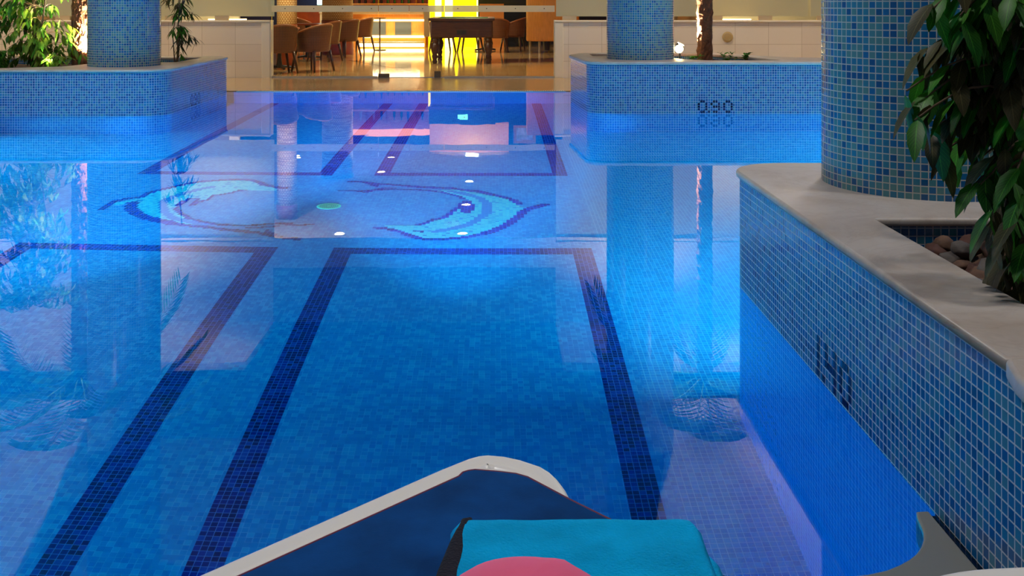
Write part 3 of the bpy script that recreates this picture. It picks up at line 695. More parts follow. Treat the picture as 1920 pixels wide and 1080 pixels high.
slab('woven_band', [(-0.034, 1.506), (-0.050, 1.5), (-0.064, 1.44), (-0.078, 1.36), (-0.086, 1.28), (-0.09, 1.03), (-0.05, 1.03), (-0.05, 1.28), (-0.048, 1.36), (-0.040, 1.44)], 0.385, 0.4285, M_TBAND, bevel=0.006, parent=t, label='black woven band')
bm.free()
e = empty('swim_cap', (0.038, 1.258, 0.427), 'pink cap lying on the turquoise towel', 'cap')
bm = NB(); n = 40; rings = []
for r, z in ((0.0, 0.046), (0.03, 0.045), (0.06, 0.040), (0.085, 0.030), (0.10, 0.018), (0.108, 0.006), (0.107, 0.0)):
    ring = []
    for k in range(n):
        a = 2*PI*k/n
        cr = 0.004*math.exp(-((a-1.0)/0.12)**2)*(r/0.1)
        ring.append(bm.verts.new((r*math.cos(a)*1.02, r*math.sin(a), z+cr+0.0015*math.sin(3*a)*r/0.1)))
    rings.append(ring)
for i in range(len(rings)-1):
    for k in range(n): bm.faces.new([rings[i][k], rings[i+1][k], rings[i+1][(k+1) % n], rings[i][(k+1) % n]])
bmesh.ops.remove_doubles(bm, verts=bm.verts, dist=1e-5)
obj('crown', bm, M_PINK, e, smooth=True)
bm = NB(); tube(bm, [(0.109*1.02*math.cos(2*PI*k/40), 0.109*math.sin(2*PI*k/40), 0.004) for k in range(41)], 0.0035, 8, False); obj('rim', bm, M_PINK, e, smooth=True)

e = empty('side_table', (0, 0, 0), 'white resin side table at the bottom right beside the mosaic planter', 'table')
tp = rounded([(0.54, 1.405, 0.075), (0.66, 1.447, 0.3), (0.80, 1.458, 0.3), (0.955, 1.458, 0.06), (0.955, 0.98, 0.08), (0.54, 0.98, 0.08)])
slab('table_top', tp, 0.36, 0.385, M_PLASTIC, bevel=0.011, parent=e)
for x, y in ((0.60, 1.04), (0.90, 1.04), (0.62, 1.36), (0.90, 1.38)):
    bm = NB(); tube(bm, [(x, y, 0.004), (x, y, 0.362)], [0.017, 0.024], 12); obj('leg', bm, M_PLASTIC, e, smooth=True)

# ---------------------------------------------------------------- foliage helpers
def leaf(bm, base, d, side, Lg, Wd_, bend=0.25, seg=5, fold=0.25, serr=0.0):
    """one leaf: two halves folded along the midrib, drooping along its length"""
    L = uvl(bm); d = Vector(d).normalized(); side = Vector(side); side = (side-d*side.dot(d)).normalized(); nrm = d.cross(side)
    if nrm.z < 0: nrm = -nrm
    mid, lf, rt = [], [], []; p = Vector(base); dd = d.copy()
    for i in range(seg+1):
        t_ = i/seg
        wv = Wd_*0.5*(math.sin(PI*min(1, t_**0.8))**0.85 if 0 < t_ < 1 else 0.02)
        if serr and 0 < t_ < 1: wv *= 1+serr*(1 if i % 2 else -1)
        q = p+nrm*(-fold*0)
        mid.append(bm.verts.new(q)); lf.append(bm.verts.new(q+side*wv+nrm*wv*fold)); rt.append(bm.verts.new(q-side*wv+nrm*wv*fold))
        p = p+dd*(Lg/seg); dd = (dd+Vector((0, 0, -bend/seg))).normalized()
    for i in range(seg):
        v0, v1 = i/seg, (i+1)/seg
        f = bm.faces.new([mid[i], lf[i], lf[i+1], mid[i+1]])
        for lp, u in zip(f.loops, ((.5, v0), (1, v0), (1, v1), (.5, v1))): lp[L].uv = u
        f = bm.faces.new([rt[i], mid[i], mid[i+1], rt[i+1]])
        for lp, u in zip(f.loops, ((0, v0), (.5, v0), (.5, v1), (0, v1))): lp[L].uv = u
def rv(r): return Vector((r.uniform(-1, 1), r.uniform(-1, 1), r.uniform(-1, 1)))
def branch_pts(a, b, sag, n=8):
    a, b = Vector(a), Vector(b)
    return [a.lerp(b, i/n)+Vector((0, 0, sag*math.sin(PI*i/n))) for i in range(n+1)]


def trunk_plant(loc, label, stems, clusters, mats, leafl=(0.09, 0.13), leafw=0.4, droop=0.5, serr=0.06, name='leafy_tree', seed=1, seg=6, brad=0.006):
    r = random.Random(seed); o = Vector(loc); e = empty(name, loc, label, 'plant')
    bw = NB(); lb = [NB() for _ in mats]
    nodes = []
    for st, rad in stems:
        pts = [Vector(p)-o for p in st]; tube(bw, pts, [rad*(1-0.45*i/(len(pts)-1)) for i in range(len(pts))], 8)
        for i in range(len(pts)-1):
            for q in range(5): nodes.append(pts[i].lerp(pts[i+1], q/5))
    for (x, y, z, n, g) in clusters:
        c = Vector((x, y, z))-o
        up = c+Vector((0, 0, 0.09*droop))
        a = min(nodes, key=lambda p: (p-up).length+max(0, p.z-up.z)*1.5)
        bp = branch_pts(a, c, 0.10*droop*(c-a).length/0.4, 7); tube(bw, bp, [brad*(1-0.07*k) for k in range(8)], 5, False)
        dirb = (bp[-1]-bp[-3]).normalized()
        for k in range(n):
            base = bp[-1-(k % 4)]+rv(r)*0.012
            ang = 2*PI*k/n+r.uniform(-.4, .4)
            out = Vector((math.cos(ang), math.sin(ang), 0))
            d = out*0.75+dirb*0.5+Vector((0, 0, -droop*r.uniform(0.6, 1.6)))
            Lg = r.uniform(*leafl); side = d.cross(Vector((0, 0, 1)))+rv(r)*0.25
            leaf(lb[g if r.random() < 0.75 else 1-g], base, d, side, Lg, Lg*leafw*r.uniform(0.85, 1.15), droop*1.1, seg, 0.22, serr)
    obj('branches', bw, M_BARK, e, smooth=True)
    for b, m, nm in zip(lb, mats, ('dark_leaves', 'green_leaves')): obj(nm, b, m, e, smooth=True, kind=None)
    return e
NC = [(1.089, 2.6, 1.058, 9, 0), (1.112, 2.6, 0.984, 9, 0), (1.05, 2.55, 0.928, 7, 0), (1.138, 2.62, 0.908, 8, 0), (1.215, 2.7, 0.977, 10, 1), (1.102, 2.6, 0.856, 5, 1), (1.144, 2.65, 0.788, 4, 0), (1.021, 2.5, 0.894, 5, 1), (1.066, 2.5, 1.167, 8, 1), (1.131, 2.5, 1.148, 9, 1), (1.196, 2.5, 1.18, 9, 1), (1.236, 2.45, 1.167, 9, 1), (1.194, 2.7, 1.082, 9, 0), (1.217, 2.6, 1.079, 10, 0), (1.26, 2.55, 1.087, 10, 1), (1.281, 2.5, 1.07, 8, 0), (1.237, 2.6, 0.984, 10, 0), (1.248, 2.5, 0.992, 10, 0), (1.257, 2.7, 0.885, 9, 0), (1.271, 2.6, 0.883, 9, 0), (1.274, 2.5, 0.914, 8, 1), (1.301, 2.75, 0.816, 4, 0), (1.305, 2.6, 0.802, 9, 0), (1.34, 2.8, 0.751, 4, 0), (1.209, 2.5, 0.764, 9, 1), (1.236, 2.45, 0.76, 9, 1), (1.181, 2.5, 0.738, 7, 1), (1.198, 2.45, 0.69, 9, 1), (1.223, 2.4, 0.688, 9, 1), (1.224, 2.6, 0.782, 4, 1), (1.22, 2.55, 0.617, 7, 0), (1.248, 2.5, 0.602, 9, 0), (1.229, 2.4, 0.588, 9, 1), (1.253, 2.55, 0.524, 8, 0), (1.268, 2.5, 0.485, 8, 0), (1.216, 2.75, 1.016, 8, 0), (1.021, 2.55, 0.961, 4, 1), (1.17, 2.5, 1.12, 9, 1), (1.20, 2.6, 1.03, 9, 0), (1.16, 2.62, 1.0, 8, 1), (1.24, 2.62, 0.93, 9, 1), (1.14, 2.55, 1.09, 8, 0), (1.29, 2.6, 1.0, 9, 0), (1.27, 2.45, 1.12, 9, 1), (1.19, 2.62, 0.93, 8, 1), (1.26, 2.5, 0.68, 9, 0), (1.29, 2.5, 0.6, 9, 1), (1.22, 2.62, 0.88, 7, 0)]
rr_ = random.Random(5)
for _ in range(26):  # the rest of the crown, to the right of and above the view
    NC.append((rr_.uniform(1.35, 2.2), rr_.uniform(2.2, 3.2), rr_.uniform(0.6, 1.9), 8, rr_.randint(0, 1)))
for _ in range(8): NC.append((rr_.uniform(1.0, 1.4), rr_.uniform(2.3, 2.9), rr_.uniform(1.25, 1.7), 8, rr_.randint(0, 1)))
trunk_plant((1.56, 2.8, 0.29), 'large leaved plant hanging over the near right planter with green and olive leaves',
    [([(1.56, 2.8, 0.27), (1.5, 2.75, 0.7), (1.46, 2.7, 1.1), (1.5, 2.66, 1.6), (1.5, 2.7, 2.0)], 0.022), ([(1.50, 2.62, 0.27), (1.42, 2.6, 0.6), (1.36, 2.56, 1.0), (1.3, 2.6, 1.35)], 0.014), ([(1.60, 2.9, 0.27), (1.75, 2.85, 0.8), (1.85, 2.7, 1.3), (1.9, 2.7, 1.7)], 0.016)],
    NC, (M_LEAFD, M_LEAF), (0.085, 0.135), 0.38, 0.75, 0.05, 'broadleaf_plant', 11, 8, 0.0045)

# rocks in the near planter
STN = [plain('stone_brown', (104, 74, 56), 0.8, 0.35, 12, 0.5, 50), plain('stone_grey', (94, 84, 78), 0.8, 0.3, 12, 0.5, 50), plain('stone_red', (78, 46, 36), 0.8, 0.35, 12, 0.5, 50)]
rk = random.Random(4)
RK = [(1.47, 3.29, 0.035), (1.545, 3.25, 0.045), (1.49, 3.20, 0.04), (1.58, 3.16, 0.05), (1.42, 3.22, 0.03), (1.52, 3.11, 0.04), (1.62, 3.27, 0.045), (1.44, 3.13, 0.035), (1.47, 3.03, 0.045), (1.56, 3.03, 0.04), (1.66, 3.16, 0.05), (1.40, 3.04, 0.03), (1.62, 3.05, 0.045), (1.50, 2.94, 0.04), (1.42, 2.93, 0.035), (1.38, 3.13, 0.025), (1.70, 3.28, 0.04), (1.36, 2.96, 0.03), (1.59, 2.93, 0.035)]
RK += [(rk.uniform(1.33, 1.56), 2.72+0.62*k/22, rk.uniform(0.028, 0.045)) for k in range(22)]
def rock(s, rk):
    bm = NB(); bmesh.ops.create_icosphere(bm, subdivisions=3, radius=s)
    from mathutils import noise as N
    o_ = rv(rk)*5; sc = Vector((rk.uniform(0.9, 1.4), rk.uniform(0.8, 1.1), rk.uniform(0.6, 0.85)))
    for v in bm.verts:
        n = v.co.normalized(); v.co = Vector((v.co.x*sc.x, v.co.y*sc.y, v.co.z*sc.z))*(1+0.28*N.noise(n*1.3+o_)+0.1*N.noise(n*4+o_))
    return bm
for i, (x, y, s) in enumerate(RK):
    z = 0.34+s*0.62+(0.045 if i in (0, 1, 3, 6, 2) else 0)+(0.02 if i > 18 and i % 3 == 0 else 0); x = max(1.285, x-0.035)
    ci = (0, 2, 1, 0, 1, 2, 2, 1, 0, 1, 2, 1, 1, 2, 0, 1, 0, 1, 2)[i % 19]; cn = ('brown', 'grey', 'dark red brown')[ci]
    o = obj('pebble', rock(s, rk), STN[ci], smooth=True, loc=(x, y, z), label='rounded %s stone on the soil below the near column' % cn, cat='stone', group='%s stones in the near right planter' % cn)
    o.rotation_euler = (rk.uniform(-.4, .4), rk.uniform(-.4, .4), rk.uniform(0, 6))

# ---------------------------------------------------------------- palms
def palm(loc, label, h, seed, nf=14, tr=0.085, lens=(1.3, 1.9)):
    r = random.Random(seed); e = empty('palm_tree', loc, label, 'palm')
    bm = NB(); n = 20; L = uvl(bm); rings = []
    m = int(h/0.05)
    for i in range(m+1):
        z = h*i/m; rings.append([bm.verts.new((math.cos(2*PI*k/n)*(tr+r.uniform(-.012, .012)+(0.01 if i % 3 == 0 else 0)), math.sin(2*PI*k/n)*(tr+r.uniform(-.012, .012)), z)) for k in range(n)])
    for i in range(m):
        for k in range(n): bm.faces.new([rings[i][k], rings[i][(k+1) % n], rings[i+1][(k+1) % n], rings[i+1][k]])
    obj('trunk', bm, M_FIBRE, e, smooth=False)
    bm = NB()
    for _ in range(1500):   # ragged fibres sticking out of the trunk
        a = r.uniform(0, 2*PI); z = r.uniform(0, h*0.98); o_ = Vector((math.cos(a), math.sin(a), 0)); b = o_*tr*0.95+Vector((0, 0, z)); tdir = o_.cross(Vector((0, 0, 1)))
        t_ = b+o_*r.uniform(.012, .04)+Vector((0, 0, r.uniform(-.03, .05)))+tdir*r.uniform(-.02, .02)
        bm.faces.new([bm.verts.new(b+tdir*.006), bm.verts.new(b-tdir*.006), bm.verts.new(t_)])
    obj('fibres', bm, M_FIBRE, e, kind='stuff')
    for k in range(nf):
        bm = NB(); a = 2*PI*k*0.381966+r.uniform(-.2, .2); el = r.uniform(0.15, 1.1); ln = r.uniform(*lens)
        d = Vector((math.cos(a)*math.cos(el), math.sin(a)*math.cos(el), math.sin(el))); p = Vector((0, 0, h)); pts = [p.copy()]
        for i in range(14):
            p = p+d*(ln/14); pts.append(p.copy()); d = (d+Vector((0, 0, -0.13))).normalized()
        tube(bm, pts, [0.012*(1-i/16) for i in range(15)], 5)
        for i in range(2, 15):
            for q in (0, 0.5):
                if i == 14 and q: continue
                b = pts[i].lerp(pts[min(14, i+1)], q); dd = (pts[min(14, i+1)]-pts[i-1]).normalized(); sd = dd.cross(Vector((0, 0, 1))).normalized()
                ll = 0.38*math.sin(PI*min(1, (i+q)/15.5))**0.6+0.05
                for s in (-1, 1): leaf(bm, b, dd*0.8+sd*s+Vector((0, 0, -0.15)), dd.cross(sd*s), ll, 0.028, 0.5, 3, 0.1)
        obj('frond', bm, M_PALM, e, smooth=True)
    return e
palm((2.49, 12.22, 0.46), 'palm with a hairy brown trunk lit by the spotlight on the far right planter', 2.75, 3)
palm((-4.90, 12.1, 0.39), 'palm with a hairy brown trunk behind the far left column, lit from its right side', 2.75, 9)

# ---------------------------------------------------------------- spotlights at the palms
def uplight(loc, label, aim, energy, lens=25, spot=1.2):
    e = empty('spotlight', loc, label, 'spotlight')
    d = (Vector(aim)-Vector(loc)).normalized(); q = d.to_track_quat('Z', 'Y').to_matrix()
    bm = NB(); lathe(bm, [(0.028, -0.07), (0.045, -0.05), (0.048, 0.02), (0.044, 0.022)], 20); bmesh.ops.rotate(bm, verts=bm.verts, cent=(0, 0, 0), matrix=q); obj('housing', bm, plain('black_metal', (30, 30, 32), 0.4), e, smooth=True)
    bm = NB(); lathe(bm, [(0.041, 0.021), (0.041, 0.026)], 20); bmesh.ops.rotate(bm, verts=bm.verts, cent=(0, 0, 0), matrix=q); obj('lens', bm, MATS.get('spot_lens') or emit('spot_lens', (255, 226, 160), 60), e)
    bm = NB(); tube(bm, [(0, 0, -loc[2]+0.45), (0, 0, -0.04)], 0.012, 8); obj('stake', bm, plain('black_metal', (30, 30, 32), 0.4), e)
    p = Vector(loc)+d*0.05
    lamp('spot_light', 'SPOT', p, energy, (1.0, 0.72, 0.38), 0.03, aim, spot, 0.6)
    return e
uplight((2.22, 12.36, 0.66), 'bright spotlight beside the far right column, pointing at the palm trunk', (2.46, 12.26, 1.15), 1500, 25, 2.0)
uplight((-4.68, 12.06, 0.52), 'spotlight hidden behind the far left column, grazing the palm trunk', (-4.87, 12.08, 1.1), 1800, 25, 2.0)
# the small visible face of the bright lamp turned to the pool
bm = NB(); lathe(bm, [(0.046, 0.0), (0.048, 0.014), (0.03, 0.03), (0.004, 0.036)], 20); bmesh.ops.rotate(bm, verts=bm.verts, cent=(0, 0, 0), matrix=Matrix.Rotation(PI/2, 3, 'X'))
obj('spot_bulb', bm, MATS['spot_lens'], smooth=True, loc=(2.165, 12.12, 0.635), label='glowing round bulb of the bright spotlight next to the far right column', cat='bulb')

# ---------------------------------------------------------------- far left plants
r = random.Random(31)
FC = []
def pxw(x, y, Y): return ((x-929)*Y/1925, Y, 1.18-(y-5)*Y/1925)
FL = [(-5.75, 12.3), ]
for _ in range(280):
    z = r.uniform(0.46, 2.4); x = -5.42+r.gauss(0, 0.26); y = 12.0+r.uniform(-.25, .25)
    if -5.05 < x and 0.9 < z < 1.25: continue
    FC.append((x, y, z, 6, 1 if x > -5.45 else r.randint(0, 1)))  # right side takes the yellower leaf material: lamplight put into the colour
trunk_plant((-5.42, 12.05, 0.4), 'weeping fig with small drooping leaves, its right side lit yellow, on the far left planter',
    [([(-5.42, 12.05, 0.38), (-5.40, 12.03, 0.9), (-5.42, 12.06, 1.5), (-5.40, 12.03, 2.3)], 0.03), ([(-5.36, 12.0, 0.38), (-5.30, 11.97, 0.8), (-5.22, 12.0, 1.6)], 0.014)],
    FC, (M_LEAF, M_LEAFF), (0.10, 0.16), 0.34, 0.8, 0.0, 'weeping_fig', 17, 3, 0.004)
FC = []
for _ in range(26):
    FC.append((-3.80+r.gauss(0, 0.09), 12.45+r.uniform(-.1, .1), r.uniform(0.5, 1.3), 7, r.randint(0, 1)))
trunk_plant((-3.86, 12.45, 0.4), 'thin dark bamboo-like plant on the right of the far left column',
    [([(-3.86, 12.45, 0.38), (-3.85, 12.45, 0.9), (-3.80, 12.44, 1.5)], 0.010), ([(-3.90, 12.5, 0.38), (-3.93, 12.5, 0.8), (-3.84, 12.5, 1.3)], 0.008)],
    FC, (M_LEAFD, M_LEAF), (0.12, 0.19), 0.15, 0.5, 0.0, 'bamboo_plant', 5, 3, 0.003)
for i, (x, y, lb) in enumerate([(2.35, 12.05, 'small green ground plant left of the right palm trunk'), (2.72, 11.95, 'low leafy ground plant right of the right palm trunk'), (2.92, 11.9, 'low leafy ground plant farthest from the right palm trunk')]):
    FC = [(x+r.gauss(0, 0.07), y+r.uniform(-.06, .06), 0.50+r.uniform(0, 0.10 if i else 0.06), 6, 1) for _ in range(8)]
    trunk_plant((x, y, 0.46), lb, [([(x, y, 0.46), (x, y, 0.5)], 0.008)], FC, (M_LEAF, M_LEAF), (0.04, 0.07), 0.5, 0.1, 0.0, 'ground_plant', 40+i, 3, 0.003)
FC = [(-5.75+r.gauss(0, 0.14), 11.7+r.uniform(-.1, .1), 0.46+r.uniform(0, 0.22), 7, 1) for _ in range(22)]
trunk_plant((-5.75, 11.7, 0.4), 'low bushy green plant at the left end of the far left planter', [([(-5.75, 11.7, 0.4), (-5.75, 11.7, 0.6)], 0.01)], FC, (M_LEAF, M_LEAF), (0.06, 0.1), 0.42, 0.4, 0.0, 'low_shrub', 50, 3, 0.003)
FC = [(-5.02+r.gauss(0, 0.09), 11.75+r.uniform(-.1, .1), 0.46+r.uniform(0, 0.2), 7, 1) for _ in range(14)]
trunk_plant((-5.02, 11.75, 0.4), 'low bushy green plant at the foot of the left palm trunk', [([(-5.02, 11.75, 0.4), (-5.02, 11.75, 0.6)], 0.01)], FC, (M_LEAF, M_LEAFF), (0.06, 0.1), 0.42, 0.4, 0.0, 'low_shrub', 51, 3, 0.003)

for x, y, z_, tg, en, lb in ((2.56, 12.50, 0.60, (3.0, 11.0, 3.8), 1400, 'behind the right palm trunk'), (-4.86, 12.42, 0.60, (-5.6, 11.0, 3.8), 1100, 'behind the left palm trunk'), (-5.08, 11.62, 0.405, (-5.42, 12.0, 1.5), 420, 'at the foot of the weeping fig')):  # hidden uplights added to brighten the soffits and the fig leaves
    e = empty('added_uplight', (x, y, z_), 'small added uplight '+lb, 'spotlight')
    bm = NB(); lathe(bm, [(0.03, -0.08), (0.035, -0.05), (0.035, 0.02)], 20); obj('housing', bm, plain('black_metal', (30, 30, 32), 0.4), e, smooth=True)
    bm = NB(); lathe(bm, [(0.03, 0.02), (0.03, 0.024)], 20); obj('lens', bm, MATS['spot_lens'], e)
    lamp('added_uplight_light', 'SPOT', (x, y, z_+0.05), en, (1.0, 0.86, 0.80) if en > 500 else (1.0, 0.74, 0.36), 0.04, tg, 1.3, 0.9)

# ---------------------------------------------------------------- bar room behind the glass
BZ = 0.008
bm = NB(); flat(bm, [(-8, 16.2), (3.2, 16.2), (3.2, 29), (-8, 29)], BZ-0.002); struct('floor', bm, M_BARF, label='polished marble floor of the bar')
bm = NB(); flat(bm, [(-0.1, 20.0), (3.2, 20.8), (3.2, 22.6), (-0.1, 21.2)], BZ); flat(bm, [(-3.0, 20.9), (-2.75, 20.9), (-1.6, 18.6), (-1.9, 18.6)], BZ); struct('trim_2', bm, M_BARD, label='dark marble inlay in the bar floor')
bm = NB(); box(bm, -8, 3.2, 28.9, 29.0, 0, 2.8); struct('wall_far_bar', bm, plain('bar_wall_navy', (40, 50, 100), 0.7))
bm = NB(); box(bm, -8.1, -8, 16.2, 29, 0, 2.8); struct('wall_left_bar', bm, plain('bar_cream', (226, 190, 140), 0.7))
bm = NB(); box(bm, 3.2, 3.3, 16.2, 29, 0, 2.8); struct('wall_right_bar', bm, MATS['bar_cream'])
bm = NB(); box(bm, -8.1, 3.3, 16.2, 29, 2.8, 2.9); struct('ceiling_bar', bm, plain('bar_ceiling', (170, 166, 176), 0.8))
WARM = (1.0, 0.80, 0.50)
for i, (x, y) in enumerate([(-2.68, 17.65), (-0.57, 17.65), (-0.58, 20.2), (-0.58, 22.8), (-2.68, 24.1), (-2.68, 26.4), (-5.1, 26.4)]):
    e = empty('downlight', (x, y, 2.8), 'round downlight in the bar ceiling, '+('nearest on the left', 'nearest on the right', 'second in the right row', 'third in the right row', 'second in the middle row', 'farthest in the middle row', 'alone at the far left')[i], 'ceiling lamp', 'bar ceiling downlights')
    bm = NB(); lathe(bm, [(0.09, -0.012), (0.12, -0.008), (0.12, 0.0)], 20); obj('trim_ring', bm, M_WPAINT, e)
    bm = NB(); lathe(bm, [(0.08, -0.016), (0.085, -0.012)], 20); obj('lens', bm, MATS.get('dl') or emit('dl', (255, 232, 190), 22), e)
    lamp('bar_light', 'SPOT', (x, y, 2.76), 170, WARM, 0.08, (x, y, 0), 2.5, 0.6)
bm = NB(); box(bm, -0.78, -0.45, 26.6, 27.1, 2.78, 2.8); obj('light_panel', bm, emit('panel_white', (225, 250, 255), 14), label='square cool white ceiling light panel at the back of the bar', cat='ceiling lamp')

# glass front
def pane(label, x0, x1, band=True, name='glass_panel', z1=2.5, cat='glass panel'):
    e = empty(name, ((x0+x1)/2, 16.05, 0), label, cat); cx = (x0+x1)/2; h = (x1-x0)/2-0.004
    bm = NB(); box(bm, -h, h, -0.005, 0.005, 0.03, z1); obj('glass', bm, M_GLASS, e)
    bm = NB(); box(bm, -h, h, -0.0065, -0.0055, 1.035, 1.135); obj('film_band', bm, M_BAND, e)
    bm = NB()
    for k in range(4): 
        if abs(-h+0.2+k*0.45) < h: box(bm, -h+0.2+k*0.45, -h+0.215+k*0.45, -0.0085, -0.0066, 1.08, 1.095)
    obj('fixings', bm, plain('dark_fixing', (70, 50, 30), 0.4), e)
    return e
pane('fixed clear glass panel left of the bar door', -3.5, -1.83)
d1 = pane('clear glass door leaf of the bar entrance, the left one', -1.83, -1.35, name='glass_door', cat='door')
d2 = pane('clear glass door leaf of the bar entrance, the right one', -1.35, -0.80, name='glass_door', cat='door')
pane('fixed clear glass panel right of the bar door', -0.80, 0.93)
bm = NB(); box(bm, -3.5, -1.84, 16.035, 16.07, 0.008, 0.032); box(bm, -0.80, 0.93, 16.035, 16.07, 0.008, 0.032)
obj('threshold_rail', bm, plain('pale_alu', (205, 196, 180), 0.35, Metallic=0.4), label='pale floor rail under the fixed glass panels of the bar', cat='rail')
for x, w_, lb in ((-1.745, 0.085, 'left'), (-0.905, 0.05, 'right')):
    bm = NB(); box(bm, x-w_, x+w_, 16.02, 16.08, 0.008, 0.07 if lb == 'left' else 0.11)
    obj('door_shoe', bm, plain('dark_steel', (110, 100, 84), 0.4, Metallic=0.6), bevel=0.004, label='small grey metal floor shoe of the glass door, the %s one' % lb, cat='door fitting')

# columns of the bar
def bar_col(x, y, r, label):
    e = empty('bar_column', (x, y, 0), label, 'column')
    bm = NB(); lathe(bm, [(r, 0.0), (r, 0.78)], 40); obj('base', bm, M_WOODR, e, smooth=True)
    t = NT('shell_pattern') if 'shell_pattern' not in MATS else None
    if t:
        v = t.coord('UV'); b = t.n('ShaderNodeTexBrick'); t.l(v, b.inputs[0]); b.inputs['Scale'].default_value = 1; b.inputs['Brick Width'].default_value = 0.05; b.inputs['Row Height'].default_value = 0.036; b.inputs['Mortar Size'].default_value = 0.007
        b.inputs['Color1'].default_value = lin((236, 214, 164)); b.inputs['Color2'].default_value = lin((224, 196, 140)); b.inputs['Mortar'].default_value = lin((160, 110, 50))
        t.bsdf(b.outputs[0], 0.5); MATS['shell_pattern'] = t.m
    bm = NB(); lathe(bm, [(r*0.97, 0.78), (r*0.97, 2.55)], 40); obj('patterned_shaft', bm, MATS['shell_pattern'], e, smooth=True)
    bm = NB(); lathe(bm, [(r*1.02, 2.55), (r*1.02, 2.8)], 40); obj('top_ring', bm, M_WOODR, e, smooth=True)
bar_col(-3.86, 19.0, 0.19, 'round bar column with a pale woven pattern, left and nearer one')
bar_col(-3.6, 23.4, 0.36, 'thick round bar column with a pale patterned shaft and brown base')

# bar counter
e = empty('bar_counter', (-2.85, 26.7, 0), 'long wooden bar counter with grey panels and glowing light strips', 'counter')
bm = NB(); box(bm, -0.95, 1.0, 0.0, 0.6, 0.0, 0.88); obj('body', bm, M_WOODO, e)
bm = NB(); box(bm, -1.0, 0.99, -0.18, 0.65, 0.88, 0.95); obj('counter_top', bm, plain('pale_counter', (236, 206, 150), 0.3), e, bevel=0.01)
for x in (-0.42, 0.24):
    bm = NB(); box(bm, x, x+0.42, -0.02, 0.0, 0.34, 0.68); obj('grey_panel', bm, plain('slate_panel', (84, 88, 88), 0.6), e, label='slate grey panel in the counter front')
bm = NB(); box(bm, -0.6, 1.0, -0.06, -0.01, 0.70, 0.745); obj('light_strip', bm, emit('strip_warm', (255, 228, 160), 6), e, label='glowing strip under the counter top')
bm = NB(); box(bm, -0.6, 1.0, -0.10, -0.01, 0.27, 0.325); obj('light_strip', bm, MATS['strip_warm'], e, label='glowing strip at mid height of the counter')
bm = NB(); box(bm, -0.7, 1.0, -0.10, -0.01, 0.04, 0.12); obj('light_strip', bm, MATS['strip_warm'], e, label='glowing strip at the foot of the counter')
bm = NB(); tube(bm, [(-0.7, -0.2, 0.16), (1.0, -0.2, 0.16)], 0.015, 8); obj('foot_rail', bm, M_CHROME, e)
lamp('counter_light', 'AREA', (-2.75, 26.5, 0.72), 14, WARM, 1.6, (-2.75, 26.4, 0), shape='RECTANGLE', sy=0.05)
e = empty('post_table', (-2.86, 25.4, BZ), 'thin tall post table in front of the bar counter', 'table')
bm = NB(); lathe(bm, [(0.16, 0.0), (0.16, 0.015), (0.02, 0.03)], 20); obj('foot', bm, M_CHROME, e); bm = NB(); tube(bm, [(0, 0, 0.02), (0, 0, 0.78)], 0.018, 8); obj('pole', bm, plain('dark_steel', (110, 100, 84), 0.4), e); bm = NB(); lathe(bm, [(0.16, 0.78), (0.16, 0.80)], 20); obj('table_top', bm, M_CHROME, e)
# back bar with bottles
e = empty('back_bar_shelf', (-3.2, 28.4, 0), 'brown back bar cabinet with two bottle shelves behind the counter', 'shelf')
bm = NB(); box(bm, -1.6, 1.5, 0.1, 0.4, 0.0, 1.12); box(bm, -1.6, 1.5, 0.3, 0.4, 1.12, 2.4); obj('cabinet', bm, M_WOODR, e)
for z in (1.12, 1.78):
    bm = NB(); box(bm, -1.6, 1.5, -0.05, 0.3, z, z+0.04); obj('shelf_board', bm, M_WOODO, e)
bm = NB(); box(bm, -1.6, 1.5, 0.0, 0.4, 2.36, 2.5); obj('crown_light', bm, emit('crown_orange', (255, 150, 70), 2.2), e, label='orange lit band along the top')
BC = [plain('bottle_green', (30, 90, 40), 0.08, Transmission_Weight=0.4), plain('bottle_amber', (170, 90, 20), 0.08, Transmission_Weight=0.4), plain('bottle_clear', (220, 220, 210), 0.05, Transmission_Weight=0.6), plain('bottle_dark', (40, 24, 20), 0.1), plain('bottle_red', (150, 20, 20), 0.1)]
rb = random.Random(8)
bp = []
for ci, m in enumerate(BC):
    bm = NB(); h = 0.24+0.02*ci; lathe(bm, [(0.034, 0.0), (0.037, 0.01), (0.037, h*0.6), (0.015, h*0.78), (0.014, h), (0.016, h+0.01)], 14)
    me = bpy.data.meshes.new('bottle'); bm.to_mesh(me); bm.free(); me.materials.append(m); bp.append(me)
names_ = ('green', 'amber', 'clear glass', 'dark', 'red')
for si, z in enumerate((1.162, 1.822)):
    for k in range(15):
        ci = rb.randrange(5); o = bpy.data.objects.new('bottle', bp[ci]); C.objects.link(o); o.location = (-4.55+k*0.195+rb.uniform(-.03, .03), 28.44+rb.uniform(0, .1), z)
        tagp(o, '%s bottle standing on the %s back bar shelf' % (names_[ci], ('lower', 'upper')[si]), 'bottle', '%s bottles on the %s back bar shelf' % (names_[ci], ('lower', 'upper')[si]))
bm = NB(); box(bm, -5.6, -4.2, 27.9, 28.0, 0.008, 0.95); box(bm, -5.6, -4.2, 27.88, 28.02, 0.95, 1.02); obj('service_counter', bm, M_WOODR, label='brown service counter between the two bar columns', cat='counter')
bm = NB(); box(bm, -5.3, -4.2, 28.0, 28.1, 1.02, 1.09); obj('orange_ledge', bm, M_WOODO, label='orange wooden ledge above the service counter', cat='ledge')
bm = NB(); box(bm, -4.62, -4.3, 27.0, 27.3, 0.008, 0.9); box(bm, -4.64, -4.28, 26.99, 27.31, 0.9, 0.93); obj('white_cabinet', bm, plain('white_lacquer', (236, 226, 200), 0.4), label='narrow white cabinet beside the thick bar column', cat='cabinet')
